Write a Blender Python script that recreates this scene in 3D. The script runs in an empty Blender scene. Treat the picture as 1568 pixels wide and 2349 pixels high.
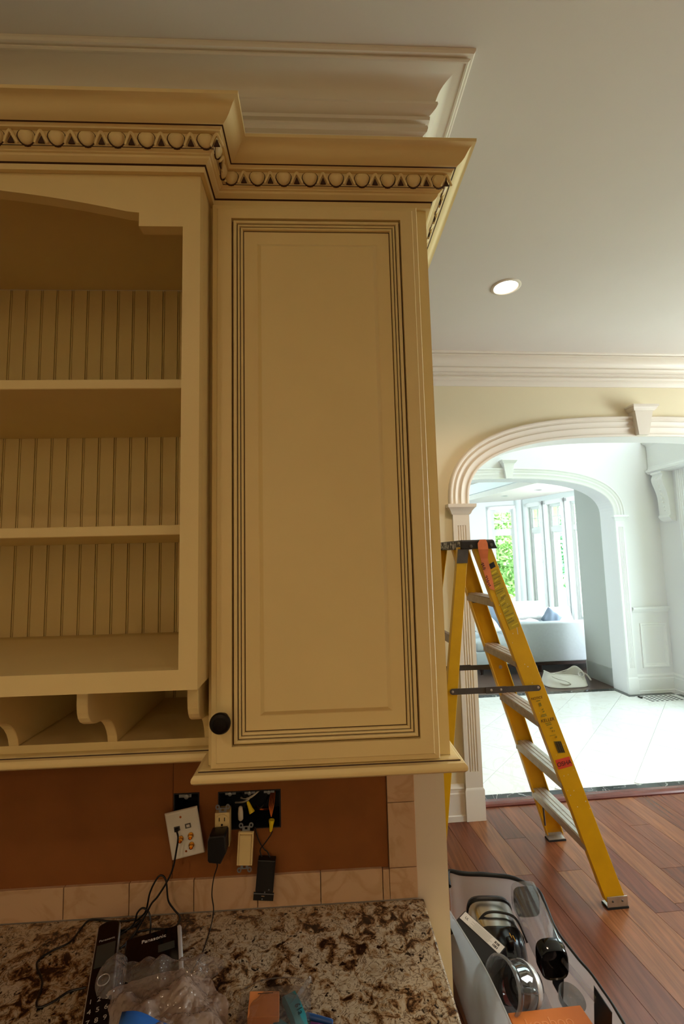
import bpy, bmesh, math, random
from mathutils import Vector, Matrix, noise as mnoise
random.seed(7)
S = bpy.context.scene
COL = S.collection

# ------------------------------------------------------------------ camera
cyaw, cpit, crol = .0505, .0976, -.0246
f = Vector((math.sin(cyaw)*math.cos(cpit), math.cos(cyaw)*math.cos(cpit), math.sin(cpit)))
r = Vector((math.cos(cyaw), -math.sin(cyaw), 0)); u = r.cross(f)
r2 = math.cos(crol)*r + math.sin(crol)*u; u2 = -math.sin(crol)*r + math.cos(crol)*u
cd = bpy.data.cameras.new('camera'); cam = bpy.data.objects.new('camera', cd); COL.objects.link(cam)
cd.sensor_fit = 'HORIZONTAL'; cd.sensor_width = 36; cd.lens = 36*1047/1568; cd.clip_start = .02; cd.clip_end = 200
cam.matrix_world = Matrix(((r2.x, u2.x, -f.x, 0), (r2.y, u2.y, -f.y, -1.118), (r2.z, u2.z, -f.z, 1.5446), (0, 0, 0, 1)))
S.camera = cam

# ------------------------------------------------------------------ world, exposure, lights
S.view_settings.view_transform = 'Standard'; S.view_settings.look = 'None'
S.view_settings.gamma = 1; S.view_settings.use_curve_mapping = False
S.view_settings.exposure = 0.0
S.cycles.use_denoising = True; S.cycles.max_bounces = 10; S.cycles.diffuse_bounces = 5
S.cycles.transparent_max_bounces = 24; S.cycles.caustics_reflective = False; S.cycles.caustics_refractive = False
S.cycles.sample_clamp_indirect = 4
wd = bpy.data.worlds.new('sky'); S.world = wd; wd.use_nodes = True
wn = wd.node_tree; bg = wn.nodes['Background']
bg.inputs['Color'].default_value = (.90, .96, 1, 1); bg.inputs['Strength'].default_value = 13

def area(name, loc, rot, sx, sy, power, col, spread=math.pi):
    l = bpy.data.lights.new(name, 'AREA'); l.shape = 'RECTANGLE'; l.size = sx; l.size_y = sy; l.energy = power; l.color = col; l.spread = spread
    o = bpy.data.objects.new(name, l); COL.objects.link(o); o.location = loc; o.rotation_euler = rot; return o
H = math.pi/2
# daylight arriving through the kitchen nook window on the right-hand wall (its opening is built below)
area('daylight_nook_window', (4.17, .75, 1.55), (0, H, 0), 1.5, 1.1, 64, (.975, .975, 1))
area('green_side_light', (4.17, -.75, 1.55), (0, H, 0), 1.5, .9, 5, (.94, 1, .84))  # green-tinted lamp added against solid wall for right-facing sides, no opening here
# daylight through the tall window high over the entrance door of the two-storey foyer
area('daylight_foyer_window', (3.74, 2.75, 3.95), (0, .95, .038), 1.5, 1.5, 37, (.78, .85, 1))
# fill lamp added to brighten the sitting room, out of sight behind the arch jamb
area('added_bay_fill', (4.16, 5.03, 1.45), (0, H, .038-.257), 1.7, .75, 34, (.93, .98, 1))
# second added fill lamp, set at an unseen window in the far left wall
area('added_sitting_room_fill', (-.70, 6.62, 1.45), (0, -H, .038), 1.7, 2.0, 30, (.86, .94, 1))

def spot(name, loc, power, size, col):
    l = bpy.data.lights.new(name, 'SPOT'); l.energy = power; l.color = col; l.spot_size = size; l.spot_blend = .6; l.shadow_soft_size = .05
    o = bpy.data.objects.new(name, l); COL.objects.link(o); o.location = loc; return o
WARM = (1, .71, .45)

# ------------------------------------------------------------------ materials
def lin(h):
    c = [int(h[i:i+2], 16)/255 for i in (0, 2, 4)]
    return tuple(x/12.92 if x <= .04045 else ((x+.055)/1.055)**2.4 for x in c) + (1,)
class NT:
    def __init__(s, name):
        s.m = bpy.data.materials.new(name); s.m.use_nodes = True; s.t = s.m.node_tree
        s.p = s.t.nodes['Principled BSDF']; s.out = s.t.nodes['Material Output']
    def n(s, typ, **kw):
        nd = s.t.nodes.new(typ)
        for k, v in kw.items():
            if k.startswith('_'): setattr(nd, k[1:], v)
            else: nd.inputs[k.replace('__', ' ')].default_value = v
        return nd
    def l(s, a, b): s.t.links.new(a, b)
    def ramp(s, src, stops, interp='LINEAR'):
        rp = s.t.nodes.new('ShaderNodeValToRGB'); e = rp.color_ramp.elements; rp.color_ramp.interpolation = interp
        while len(e) < len(stops): e.new(.5)
        for x, (p, c) in zip(e, stops): x.position = p; x.color = c if not isinstance(c, str) else lin(c)
        if src is not None: s.l(src, rp.inputs[0])
        return rp.outputs[0]
    def coords(s, scale=(1, 1, 1), kind='Object', rnd=False):
        tc = s.n('ShaderNodeTexCoord'); mp = s.n('ShaderNodeMapping'); mp.inputs['Scale'].default_value = scale
        s.l(tc.outputs[kind], mp.inputs['Vector'])
        if rnd:
            oi = s.n('ShaderNodeObjectInfo'); mu = s.n('ShaderNodeVectorMath', _operation='MULTIPLY'); mu.inputs[1].default_value = (17, 31, 23)
            s.l(oi.outputs['Random'], mu.inputs[0]); s.l(mu.outputs[0], mp.inputs['Location'])
        return mp.outputs['Vector']
    def bump(s, h, strength=.2, dist=.002):
        b = s.n('ShaderNodeBump', Strength=strength, Distance=dist); s.l(h, b.inputs['Height']); s.l(b.outputs[0], s.p.inputs['Normal'])
def mat(name, col, rough=.5, metal=0., spec=.5, vary=.0, vscale=8., bump=0., bscale=60., coat=0., trans=0., ior=1.45, emit=None, estr=0, alpha=1):
    a = NT(name); c = lin(col); p = a.p
    p.inputs['Base Color'].default_value = c; p.inputs['Roughness'].default_value = rough; p.inputs['Metallic'].default_value = metal
    p.inputs['Specular IOR Level'].default_value = spec; p.inputs['Coat Weight'].default_value = coat; p.inputs['Coat Roughness'].default_value = .08
    p.inputs['Transmission Weight'].default_value = trans; p.inputs['IOR'].default_value = ior; p.inputs['Alpha'].default_value = alpha
    if emit: p.inputs['Emission Color'].default_value = lin(emit); p.inputs['Emission Strength'].default_value = estr
    if vary or bump:
        co = a.coords()
        if vary:
            nz = a.n('ShaderNodeTexNoise', Scale=vscale, Detail=4); a.l(co, nz.inputs['Vector'])
            a.l(a.ramp(nz.outputs['Fac'], [(.3, tuple(x*(1-vary) for x in c[:3])+(1,)), (.7, tuple(min(1, x*(1+vary)) for x in c[:3])+(1,))]), p.inputs['Base Color'])
        if bump:
            nz = a.n('ShaderNodeTexNoise', Scale=bscale, Detail=3); a.l(co, nz.inputs['Vector']); a.bump(nz.outputs['Fac'], bump)
    return a.m
def clear(name, tint='ffffff', gloss=.25, body=.0, bodycol='ffffff', rough=.05, bump=0, bscale=30, bubbles=0):
    """thin clear sheet: transparent + a glossy sheen + a little milky body"""
    a = NT(name); t = a.t
    tr = a.n('ShaderNodeBsdfTransparent'); tr.inputs[0].default_value = lin(tint)
    gl = a.n('ShaderNodeBsdfGlossy'); gl.inputs['Roughness'].default_value = rough
    d1_ = a.n('ShaderNodeBsdfDiffuse'); d1_.inputs[0].default_value = lin(bodycol); d2_ = a.n('ShaderNodeBsdfTranslucent'); d2_.inputs[0].default_value = lin(bodycol)
    df = a.n('ShaderNodeMixShader'); df.inputs[0].default_value = .5; a.l(d1_.outputs[0], df.inputs[1]); a.l(d2_.outputs[0], df.inputs[2])
    fr = a.n('ShaderNodeLayerWeight', Blend=.5); pw_ = a.n('ShaderNodeMath', _operation='POWER'); pw_.inputs[1].default_value = 3.5; a.l(fr.outputs['Facing'], pw_.inputs[0])
    sh = a.n('ShaderNodeMapRange'); sh.inputs['To Min'].default_value = .04; sh.inputs['To Max'].default_value = min(1, .25+gloss*1.6); a.l(pw_.outputs[0], sh.inputs['Value'])
    m1 = a.n('ShaderNodeMixShader'); m1.inputs[0].default_value = body; a.l(tr.outputs[0], m1.inputs[1]); a.l(df.outputs[0], m1.inputs[2])
    m2 = a.n('ShaderNodeMixShader'); a.l(sh.outputs[0], m2.inputs[0]); a.l(m1.outputs[0], m2.inputs[1]); a.l(gl.outputs[0], m2.inputs[2])
    a.l(m2.outputs[0], a.out.inputs['Surface'])
    if bump:
        b = a.n('ShaderNodeBump', Strength=bump, Distance=.004)
        if bubbles:
            vo = a.n('ShaderNodeTexVoronoi', Scale=bubbles); a.l(a.coords(), vo.inputs['Vector']); h = a.ramp(vo.outputs['Distance'], [(0, (1, 1, 1, 1)), (.45, (.6, .6, .6, 1)), (.6, (0, 0, 0, 1))]); a.l(h, b.inputs['Height'])
        else:
            nz = a.n('ShaderNodeTexNoise', Scale=bscale, Detail=3); a.l(a.coords(), nz.inputs['Vector']); a.l(nz.outputs['Fac'], b.inputs['Height'])
        for x in (gl, d1_, fr): a.l(b.outputs[0], x.inputs['Normal'])
    return a.m
M = {}
M['cream'] = mat('cream_cabinet_paint', 'e0cb93', .42, vary=.03, vscale=5, bump=.05, bscale=180)
M['glaze'] = mat('brown_glaze', '3d2412', .6)
M['panelback'] = mat('groove_glaze', '33200f', .7)
M['whitecool'] = mat('cool_white_trim_paint', 'f1f2f4', .4, bump=.04, bscale=90)
M['white'] = mat('white_trim_paint', 'e4ddd0', .38, bump=.04, bscale=90)
M['ceil'] = mat('ceiling_paint', 'dcd8d2', .85, vary=.015, vscale=3, bump=.06, bscale=220)
M['yellow_wall'] = mat('pale_yellow_wall_paint', 'e4dabb', .8, vary=.015, vscale=3, bump=.06, bscale=200)
M['white_wall'] = mat('white_wall_paint', 'ededf1', .75, bump=.05, bscale=200)
M['grey_wall'] = mat('pale_blue_grey_wall_paint', 'e4eaec', .7, bump=.05, bscale=200)
M['drywall'] = mat('brown_backer_paper', '824d1f', .85, vary=.08, vscale=12, bump=.1, bscale=300)
M['plaster'] = mat('wall_plaster', 'd8cdbd', .8, bump=.06, bscale=160)
M['black'] = mat('black_plastic', '0b0b0c', .35)
M['blackmatte'] = mat('black_matte', '0d0d0d', .6)
M['blackgloss'] = mat('black_gloss_plastic', '060607', .12)
M['bronze'] = mat('oil_rubbed_bronze', '17120f', .38, metal=.6)
M['boxblue'] = mat('dark_blue_box_plastic', '161a22', .55)
M['whiteplastic'] = mat('white_plastic', 'd9d4cc', .4)
M['ivory'] = mat('ivory_plastic', 'd9c28d', .38)
M['steel'] = mat('zinc_steel', '8f959c', .42, metal=.85)
M['chrome'] = mat('brushed_stainless', 'c8c6c2', .2, metal=1)
M['gold'] = mat('gold_plated', 'd79a3c', .25, metal=1)
M['copper'] = mat('copper_wire', 'b5602a', .35, metal=.8)
M['yellowcap'] = mat('yellow_wire_connector', 'e8c91a', .4)
M['whitewire'] = mat('white_wire_insulation', 'cfc5b8', .45)
M['alu'] = mat('scuffed_aluminium', 'b9b3ab', .38, metal=.7, vary=.12, vscale=30, bump=.1, bscale=90)
M['stepwood'] = mat('paint_dusted_aluminium', 'a8988a', .5, metal=.35, vary=.15, vscale=40, bump=.12, bscale=90)
M['fibre'] = mat('yellow_fibreglass', 'd3a002', .42, vary=.06, vscale=14, bump=.08, bscale=130)
M['ladderblack'] = mat('ladder_cap_black', '1d1b1b', .5, vary=.25, vscale=60)
M['labelyellow'] = mat('caution_label_print', 'b59a12', .5)
M['labelline'] = mat('caution_label_text_line', '8b7a18', .5)
M['labelline2'] = mat('caution_label_rule', 'd6bd2a', .5)
M['redtag'] = mat('red_sticker', 'd2452c', .5)
M['tape'] = mat('orange_tape', 'e07c4a', .55, vary=.08, vscale=30)
M['ink'] = mat('black_ink', '1c1712', .7)
M['zincbar'] = mat('dull_zinc_bar', '5d5a57', .5, metal=.6, vary=.1, vscale=40)
M['rubber'] = mat('black_rubber', '141312', .8)
M['sofa'] = mat('pale_grey_sofa_fabric', 'bcc6cd', .9, vary=.03, vscale=30, bump=.15, bscale=400)
M['sofawhite'] = mat('white_throw_fabric', 'f0f1f3', .9, bump=.3, bscale=22)
M['cushion'] = mat('blue_grey_cushion_fabric', '76879a', .9, bump=.15, bscale=300)
M['darkwood'] = mat('dark_stained_wood', '2a1710', .4, vary=.2, vscale=12)
M['darkfloor'] = mat('dark_brown_floor_boards', '54423b', .35, vary=.15, vscale=6)
M['canvas'] = mat('off_white_canvas', 'cdc8c0', .9, bump=.2, bscale=120)
M['leafa'] = mat('leaf_green', '98be78', .6, vary=.25, vscale=3)
M['leafb'] = mat('leaf_pale_green', 'b4cf86', .6, vary=.2, vscale=3)
M['leafc'] = mat('leaf_blue_green', '88bc9c', .6, vary=.25, vscale=3)
M['bark'] = mat('bark', '6b5a48', .9)
M['lawn'] = mat('lawn_green', '86a860', .9, vary=.2, vscale=4)
M['brick'] = mat('pink_brick', 'dcb8b0', .85, vary=.15, vscale=25)
M['bluetape'] = mat('blue_tape', '2a62b0', .5, bump=.15, bscale=40)
M['orangebox'] = mat('orange_sticky_note_card', 'd6864a', .7)
M['orangecarton'] = mat('orange_carton', 'c9702a', .55, vary=.05, vscale=10)
M['teal'] = mat('teal_plastic', '2b8696', .4)
M['tealprint'] = mat('dark_teal_print', '123a44', .5)
M['purple'] = mat('purple_plastic', '5a2a5c', .4)
M['bluepen'] = mat('blue_plastic', '24508c', .4)
M['red'] = mat('red_plastic', 'a31410', .35)
M['labelwhite'] = mat('white_label', 'dfd9d2', .6)
M['lcd'] = mat('grey_green_display', '3a3f3a', .25)
M['silver'] = mat('silver_plastic', 'c9c9c9', .3, metal=.3)
M['greytext'] = mat('pale_grey_print', 'bdb9b4', .5)
M['lampglow'] = mat('lit_lamp_lens', 'ffffff', .5, emit='fff2dd', estr=9)
M['camebulb'] = mat('window_muntin_paint', 'e6eeee', .45)
M['glasspane'] = clear('window_glass', 'f4fffb', .06, 0)
M['vinyl'] = clear('clear_vinyl', 'f2eff2', .22, .30, 'ffffff', .12, bump=.6, bscale=22)
M['vinylmilky'] = clear('milky_vinyl', 'e6e6e6', .25, .62, 'dfe3e4', .15, bump=.3, bscale=18)
M['clearplastic'] = clear('clear_plastic', 'eeecee', .3, .10, 'ffffff', .06)
M['glass'] = clear('clear_glass', 'd3d8d8', .55, .05, 'ffffff', .03)
M['smoke'] = clear('smoked_plastic', '55504e', .3, .1, '30302f', .08)
M['bubblewrap'] = clear('bubble_wrap', 'ece6e2', .35, .22, 'e4d8ce', .10, bump=.5, bubbles=110)
M['bubblemailer'] = clear('tan_bubble_sheet', 'e6dcd4', .3, .62, 'd8bfae', .14, bump=.45, bubbles=120)
M['zipbag'] = clear('clear_zip_bag', 'dcd8d6', .25, .06, 'ffffff', .1, bump=.4, bscale=30)

def m_wood():
    a = NT('cherry_floor_planks'); oi = a.n('ShaderNodeObjectInfo')
    base = a.ramp(oi.outputs['Random'], [(0, '63331e'), (.3, '734027'), (.55, '6a3624'), (.8, '8b5632'), (1, '77452b')])
    co = a.coords((26, 1.6, 26), rnd=True)
    nz = a.n('ShaderNodeTexNoise', Scale=2.2, Detail=7, Distortion=.6); a.l(co, nz.inputs['Vector'])
    g = a.ramp(nz.outputs['Fac'], [(.3, (.62, .62, .62, 1)), (.7, (1.15, 1.15, 1.15, 1))])
    mx = a.n('ShaderNodeMix', _data_type='RGBA', _blend_type='MULTIPLY'); mx.inputs[0].default_value = 1
    a.l(base, mx.inputs[6]); a.l(g, mx.inputs[7]); a.l(mx.outputs[2], a.p.inputs['Base Color'])
    a.p.inputs['Roughness'].default_value = .27; a.p.inputs['Specular IOR Level'].default_value = .45
    a.bump(nz.outputs['Fac'], .04); return a.m
M['wood'] = m_wood()
M['threshold'] = mat('red_mahogany_strip', '5f2d25', .25, vary=.15, vscale=10)
def m_granite():
    a = NT('cream_brown_granite'); co = a.coords()
    def noise(sc, det, ro, dist): n = a.n('ShaderNodeTexNoise', Scale=sc, Detail=det, Roughness=ro, Distortion=dist); a.l(co, n.inputs['Vector']); return n.outputs['Fac']
    def math_(op, x, y): m = a.n('ShaderNodeMath', _operation=op); (a.l(x, m.inputs[0]) if not isinstance(x, float) else None); (a.l(y, m.inputs[1]) if not isinstance(y, float) else setattr(m.inputs[1], 'default_value', y)); return m.outputs[0]
    n1 = noise(36, 9, .64, 1.0); n2 = noise(11, 4, .6, .8)
    v = math_('ADD', n1, math_('MULTIPLY', math_('SUBTRACT', n2, .5), .75))
    base = a.ramp(v, [(.30, '1a130d'), (.37, '38261a'), (.42, '6a4c30'), (.46, '937654'), (.51, 'a8957a'), (.58, 'b9aa93'), (.66, 'a5947c'), (.74, '8a6c48'), (.84, '6e4a28')])
    ridge = math_('ABSOLUTE', math_('SUBTRACT', noise(52, 5, .55, 1.6), .5), .0)
    rd = a.ramp(ridge, [(.0, '6b5540'), (.035, 'ffffff')])
    mx = a.n('ShaderNodeMix', _data_type='RGBA', _blend_type='MULTIPLY'); mx.inputs[0].default_value = 1; a.l(base, mx.inputs[6]); a.l(rd, mx.inputs[7])
    fl = a.n('ShaderNodeMapRange'); fl.inputs['From Min'].default_value = .63; fl.inputs['From Max'].default_value = .68; a.l(noise(85, 3, .5, .3), fl.inputs['Value'])
    mx3 = a.n('ShaderNodeMix', _data_type='RGBA'); a.l(fl.outputs[0], mx3.inputs[0]); a.l(mx.outputs[2], mx3.inputs[6]); mx3.inputs[7].default_value = lin('1c130d')
    a.l(mx3.outputs[2], a.p.inputs['Base Color']); a.p.inputs['Roughness'].default_value = .16
    return a.m
M['granite'] = m_granite()
def m_marble(name, base, vein, scale, lo, hi, rough, rnd=True):
    a = NT(name); co = a.coords(rnd=rnd)
    nz = a.n('ShaderNodeTexNoise', Scale=scale, Detail=6, Distortion=1.6); a.l(co, nz.inputs['Vector'])
    sb = a.n('ShaderNodeMath', _operation='SUBTRACT'); sb.inputs[1].default_value = .5; a.l(nz.outputs['Fac'], sb.inputs[0])
    ab = a.n('ShaderNodeMath', _operation='ABSOLUTE'); a.l(sb.outputs[0], ab.inputs[0])
    a.l(a.ramp(ab.outputs[0], [(lo, vein), (hi, base)]), a.p.inputs['Base Color']); a.p.inputs['Roughness'].default_value = rough; return a.m
M['marble'] = m_marble('white_marble_tile', 'f0f0ef', 'e8e6e3', 3, 0, .03, .06)
M['blackmarble'] = m_marble('black_veined_marble', '23282a', 'b9bbb6', 5, 0, .012, .08)
M['beigetile'] = m_marble('beige_marble_tile', 'c4a384', 'b89674', 7, 0, .06, .25)
M['grout'] = mat('pale_grout', 'cfcdca', .8)
M['grout2'] = mat('tan_grout', '8f7558', .9)

# ------------------------------------------------------------------ mesh helpers
O = Vector((.932, 1.68, 0)); PHI = .038           # the rooms beyond the arch stand on their own axes
RZ = Matrix.Rotation(PHI, 4, 'Z'); FAR = Matrix.Translation(O) @ RZ
BASE = {}
class MB:
    def __init__(s): s.v = []; s.f = []; s.m = []
    def add(s, vs, fs, mi=0):
        b = len(s.v); s.v += [tuple(p) for p in vs]; s.f += [[i+b for i in q] for q in fs]; s.m += [mi]*len(fs); return s
    def box(s, x0, x1, y0, y1, z0, z1, mi=0):
        v = [(x, y, z) for x in (x0, x1) for y in (y0, y1) for z in (z0, z1)]
        return s.add(v, [(0, 1, 3, 2), (4, 6, 7, 5), (0, 4, 5, 1), (2, 3, 7, 6), (0, 2, 6, 4), (1, 5, 7, 3)], mi)
    def prism(s, poly, ax, a0, a1, mi=0):
        def P(p, a): return {'x': (a, p[0], p[1]), 'y': (p[0], a, p[1]), 'z': (p[0], p[1], a)}[ax]
        n = len(poly); v = [P(p, a0) for p in poly]+[P(p, a1) for p in poly]
        return s.add(v, [tuple(range(n))[::-1], tuple(range(n, 2*n))]+[(i, (i+1) % n, n+(i+1) % n, n+i) for i in range(n)], mi)
    def loft(s, loops, closed=True, caps=True, mi=0, mis=None):
        n = len(loops[0]); v = [p for L in loops for p in L]; fs = []; b = len(s.v)
        s.v += [tuple(p) for p in v]
        for k in range(len(loops)-1):
            for i in range(n if closed else n-1):
                j = (i+1) % n; s.f.append([b+k*n+i, b+k*n+j, b+(k+1)*n+j, b+(k+1)*n+i]); s.m.append(mis[k] if mis else mi)
        if caps: s.f.append([b+i for i in range(n)][::-1]); s.m.append(mi); s.f.append([b+(len(loops)-1)*n+i for i in range(n)]); s.m.append(mi if not mis else mis[-1])
        return s
    def tube(s, pts, rad, n=8, closed=False, mi=0):
        pts = [Vector(p) for p in pts]; N = len(pts); loops = []; up = None
        for i, p in enumerate(pts):
            a = pts[(i-1) % N] if (closed or i > 0) else p; c = pts[(i+1) % N] if (closed or i < N-1) else p
            t = (c-a).normalized() if (c-a).length > 1e-9 else Vector((0, 0, 1))
            if up is None: up = Vector((0, 0, 1)) if abs(t.z) < .9 else Vector((1, 0, 0))
            x = t.cross(up); x = x.normalized() if x.length > 1e-6 else t.orthogonal().normalized(); y = x.cross(t).normalized(); up = y
            rr = rad[i] if isinstance(rad, (list, tuple)) else rad
            loops.append([p+x*math.cos(2*math.pi*k/n)*rr+y*math.sin(2*math.pi*k/n)*rr for k in range(n)])
        if closed: loops.append(loops[0])
        return s.loft(loops, True, not closed, mi)
    def lathe(s, prof, org, axis, n=24, mi=0, caps=True, mis=None):
        ax = Vector(axis).normalized(); x = ax.orthogonal().normalized(); y = ax.cross(x); o = Vector(org)
        return s.loft([[o+ax*h+(x*math.cos(2*math.pi*k/n)+y*math.sin(2*math.pi*k/n))*max(rr, 1e-5) for k in range(n)] for rr, h in prof], True, caps, mi, mis)
    def sweep(s, path, prof, closed=False, caps=True):
        """horizontal path (x,y), profile of (offset outwards to the right of travel, z, material of the strip to the next point)"""
        n = len(path); P = [Vector(p) for p in path]; loops = []
        for i in range(n):
            d0 = (P[i]-P[i-1]).normalized() if (i > 0 or closed) else None; d1 = (P[(i+1) % n]-P[i]).normalized() if (i < n-1 or closed) else None
            n0 = Vector((d0.y, -d0.x)) if d0 else None; n1 = Vector((d1.y, -d1.x)) if d1 else None
            if n0 is None: m = n1
            elif n1 is None: m = n0
            else: m = (n0+n1)/(1+n0.dot(n1))
            loops.append([(P[i].x+m.x*q[0], P[i].y+m.y*q[0], q[1]) for q in prof])
        if closed: loops.append(loops[0])
        b = len(s.v); k = len(prof); s.v += [tuple(p) for L in loops for p in L]
        for a in range(len(loops)-1):
            for j in range(k):
                jj = (j+1) % k; s.f.append([b+a*k+j, b+a*k+jj, b+(a+1)*k+jj, b+(a+1)*k+j]); s.m.append(prof[j][2] if len(prof[j]) > 2 else 0)
        if caps and not closed:
            s.f.append([b+j for j in range(k)][::-1]); s.m.append(0); s.f.append([b+(len(loops)-1)*k+j for j in range(k)]); s.m.append(0)
        return s
    def frames(s, x0, x1, z0, z1, y, prof, mi_last=0, sign=-1):
        """concentric rectangles in an xz face at depth y; prof of (inset, depth into the face, material of strip to the next)"""
        loops = []; b = len(s.v)
        for q in prof:
            d, h = q[0], q[1]; yy = y-sign*h
            loops.append([(x0+d, yy, z0+d), (x1-d, yy, z0+d), (x1-d, yy, z1-d), (x0+d, yy, z1-d)])
        s.v += [p for L in loops for p in L]
        for k in range(len(loops)-1):
            for i in range(4):
                j = (i+1) % 4; s.f.append([b+4*k+i, b+4*k+j, b+4*k+4+j, b+4*k+4+i]); s.m.append(prof[k][2] if len(prof[k]) > 2 else 0)
        L = b+4*(len(loops)-1); s.f.append([L, L+1, L+2, L+3]); s.m.append(mi_last); return s
    def holes(s, x0, x1, z0, z1, y0, y1, hs, mi=0):
        xs = sorted({x0, x1, *[h[0] for h in hs], *[h[1] for h in hs]}); zs = sorted({z0, z1, *[h[2] for h in hs], *[h[3] for h in hs]})
        for a, b2 in zip(xs, xs[1:]):
            for c, d in zip(zs, zs[1:]):
                mx, mz = (a+b2)/2, (c+d)/2
                if not any(h[0] < mx < h[1] and h[2] < mz < h[3] for h in hs): s.box(a, b2, y0, y1, c, d, mi)
        return s
    def xf(s, Mx): s.v = [tuple(Mx @ Vector(p)) for p in s.v]; return s
def build(name, mb, mats, parent=None, far=False, smooth=None, bevel=0, base=None, kind=None, seg=2):
    mats = mats if isinstance(mats, (list, tuple)) else [mats]
    me = bpy.data.meshes.new(name); bx = BASE[parent.name] if parent is not None else (base or (0, 0, 0))
    bm = bmesh.new(); vs = [bm.verts.new((p[0]-bx[0], p[1]-bx[1], p[2]-bx[2])) for p in mb.v]
    for q, mi in zip(mb.f, mb.m):
        try: fc = bm.faces.new([vs[i] for i in q]); fc.material_index = mi
        except ValueError: pass
    bmesh.ops.recalc_face_normals(bm, faces=bm.faces)
    if bevel: bmesh.ops.bevel(bm, geom=[e for e in bm.edges if len(e.link_faces) == 2 and e.calc_face_angle(0) > .5], offset=bevel, segments=seg, affect='EDGES', profile=.5)
    bm.to_mesh(me); bm.free()
    for m in mats: me.materials.append(m)
    if smooth is not None:
        for p in me.polygons: p.use_smooth = True
        me.set_sharp_from_angle(angle=smooth)
    o = bpy.data.objects.new(name, me); COL.objects.link(o)
    if parent is not None: o.parent = parent; BASE[o.name] = bx
    else:
        BASE[o.name] = bx; place(o, bx, far)
    if kind: o['kind'] = kind
    return o
def place(o, bx, far):
    if far: o.location = FAR @ Vector(bx); o.rotation_euler = (0, 0, PHI)
    else: o.location = bx
def thing(name, label, cat, base, far=False, group=None):
    o = bpy.data.objects.new(name, None); COL.objects.link(o); o.empty_display_size = .05
    BASE[o.name] = tuple(base); place(o, base, far); tag(o, label, cat, group); return o
def tag(o, label, cat, group=None):
    o['label'] = label; o['category'] = cat
    if group: o['group'] = group
    return o
def struct(name, mb, mats, far=False, **k): return build(name, mb, mats, far=far, kind='structure', **k)
def copy_to(o, parent, off):
    c = o.copy(); COL.objects.link(c); c.parent = parent; c.location = off; return c
def text(name, s, size, m, parent, Mx, extrude=.0002, align='CENTER'):
    cu = bpy.data.curves.new(name, 'FONT'); cu.body = s; cu.size = size; cu.extrude = extrude; cu.align_x = align; cu.align_y = 'CENTER'
    t = bpy.data.objects.new(name, cu); COL.objects.link(t); bpy.context.view_layer.update()
    me = bpy.data.meshes.new_from_object(t.evaluated_get(bpy.context.evaluated_depsgraph_get())); bpy.data.objects.remove(t); bpy.data.curves.remove(cu)
    bx = Vector(BASE[parent.name]); me.transform(Matrix.Translation(-bx) @ Mx); me.materials.clear(); me.materials.append(m)
    o = bpy.data.objects.new(name, me); COL.objects.link(o); o.parent = parent; BASE[o.name] = tuple(bx); return o
def axes(org, x, y):
    x = Vector(x).normalized(); y = Vector(y); y = (y-x*y.dot(x)).normalized(); z = x.cross(y)
    return Matrix(((x.x, y.x, z.x, org[0]), (x.y, y.y, z.y, org[1]), (x.z, y.z, z.z, org[2]), (0, 0, 0, 1)))
def smoothpath(pts, n=6, closed=False):
    P = [Vector(p) for p in pts]; N = len(P); out = []
    for i in range(N if closed else N-1):
        if closed: a, b, c, d = P[(i-1) % N], P[i], P[(i+1) % N], P[(i+2) % N]
        else: a, b, c, d = P[max(i-1, 0)], P[i], P[i+1], P[min(i+2, N-1)]
        for k in range(n):
            t = k/n; out.append(.5*((2*b)+(c-a)*t+(2*a-5*b+4*c-d)*t*t+(3*b-a-3*c+d)*t**3))
    if not closed: out.append(P[-1])
    return out
CEIL = 2.783

# ================================================================== KITCHEN SHELL
floor = struct('floor', MB().box(-2.3, 4.4, -4.3, 1.86, -.06, -.010), M['darkwood'])
# cherry planks: sheared strips running away from the camera, butted against the threshold of the arch
def plank_pts(k, s0, s1):
    u0 = -2.6+k*.124; c = .07; g = .0009
    pts = []
    for (uu, ss) in ((u0+g, s0), (u0+.124-g, s0), (u0+.124-g, s1), (u0+g, s1)):
        p = FAR @ Vector((uu+c*ss, .098-ss, 0)); pts.append((p.x, p.y))
    return pts
rest = MB(); npl = 0
for k in range(0, 50):
    s = 0.0; first = True; rk = random.Random(100+k)
    while s < 5.6:
        L = rk.uniform(.25, .9) if first else rk.uniform(.8, 1.35); s1 = min(s+L, 5.7); first = False
        pp = plank_pts(k, s+.0008, s1-.0008); cx = sum(p[0] for p in pp)/4; cy = sum(p[1] for p in pp)/4
        if .1 < cx < 3.6 and -1.0 < cy < 1.9:
            mb = MB().prism(pp, 'z', -.012, 0); o = build('plank', mb, M['wood'], floor); npl += 1
        elif -2.4 < cx < 4.4 and -4.4 < cy < 1.9: rest.prism(pp, 'z', -.012, 0)
        s = s1
o = build('plank', rest, M['wood'], floor, kind='stuff')
struct('ceiling', MB().box(-2.3, 4.4, -4.3, 1.80, CEIL, CEIL+.1), M['ceil'])
struct('wall_left', MB().box(-2.3, -2.2, -4.3, 1.8, 0, CEIL), M['yellow_wall'])
struct('wall_front', MB().box(-2.3, 4.4, -4.3, -4.2, 0, CEIL), M['yellow_wall'])
wr = MB()
def yz_holes(mb, x0, x1, y0, y1, z0, z1, hs):
    t = MB().holes(y0, y1, z0, z1, x0, x1, hs); mb.v += [(p[1], p[0], p[2]) for p in t.v]; b = len(mb.v)-len(t.v); mb.f += [[i+b for i in q] for q in t.f]; mb.m += t.m
yz_holes(wr, 4.2, 4.3, -4.3, 1.9, 0, CEIL, [(.2, 1.3, .8, 2.3)])
struct('wall_right', wr, M['yellow_wall'])
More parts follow.
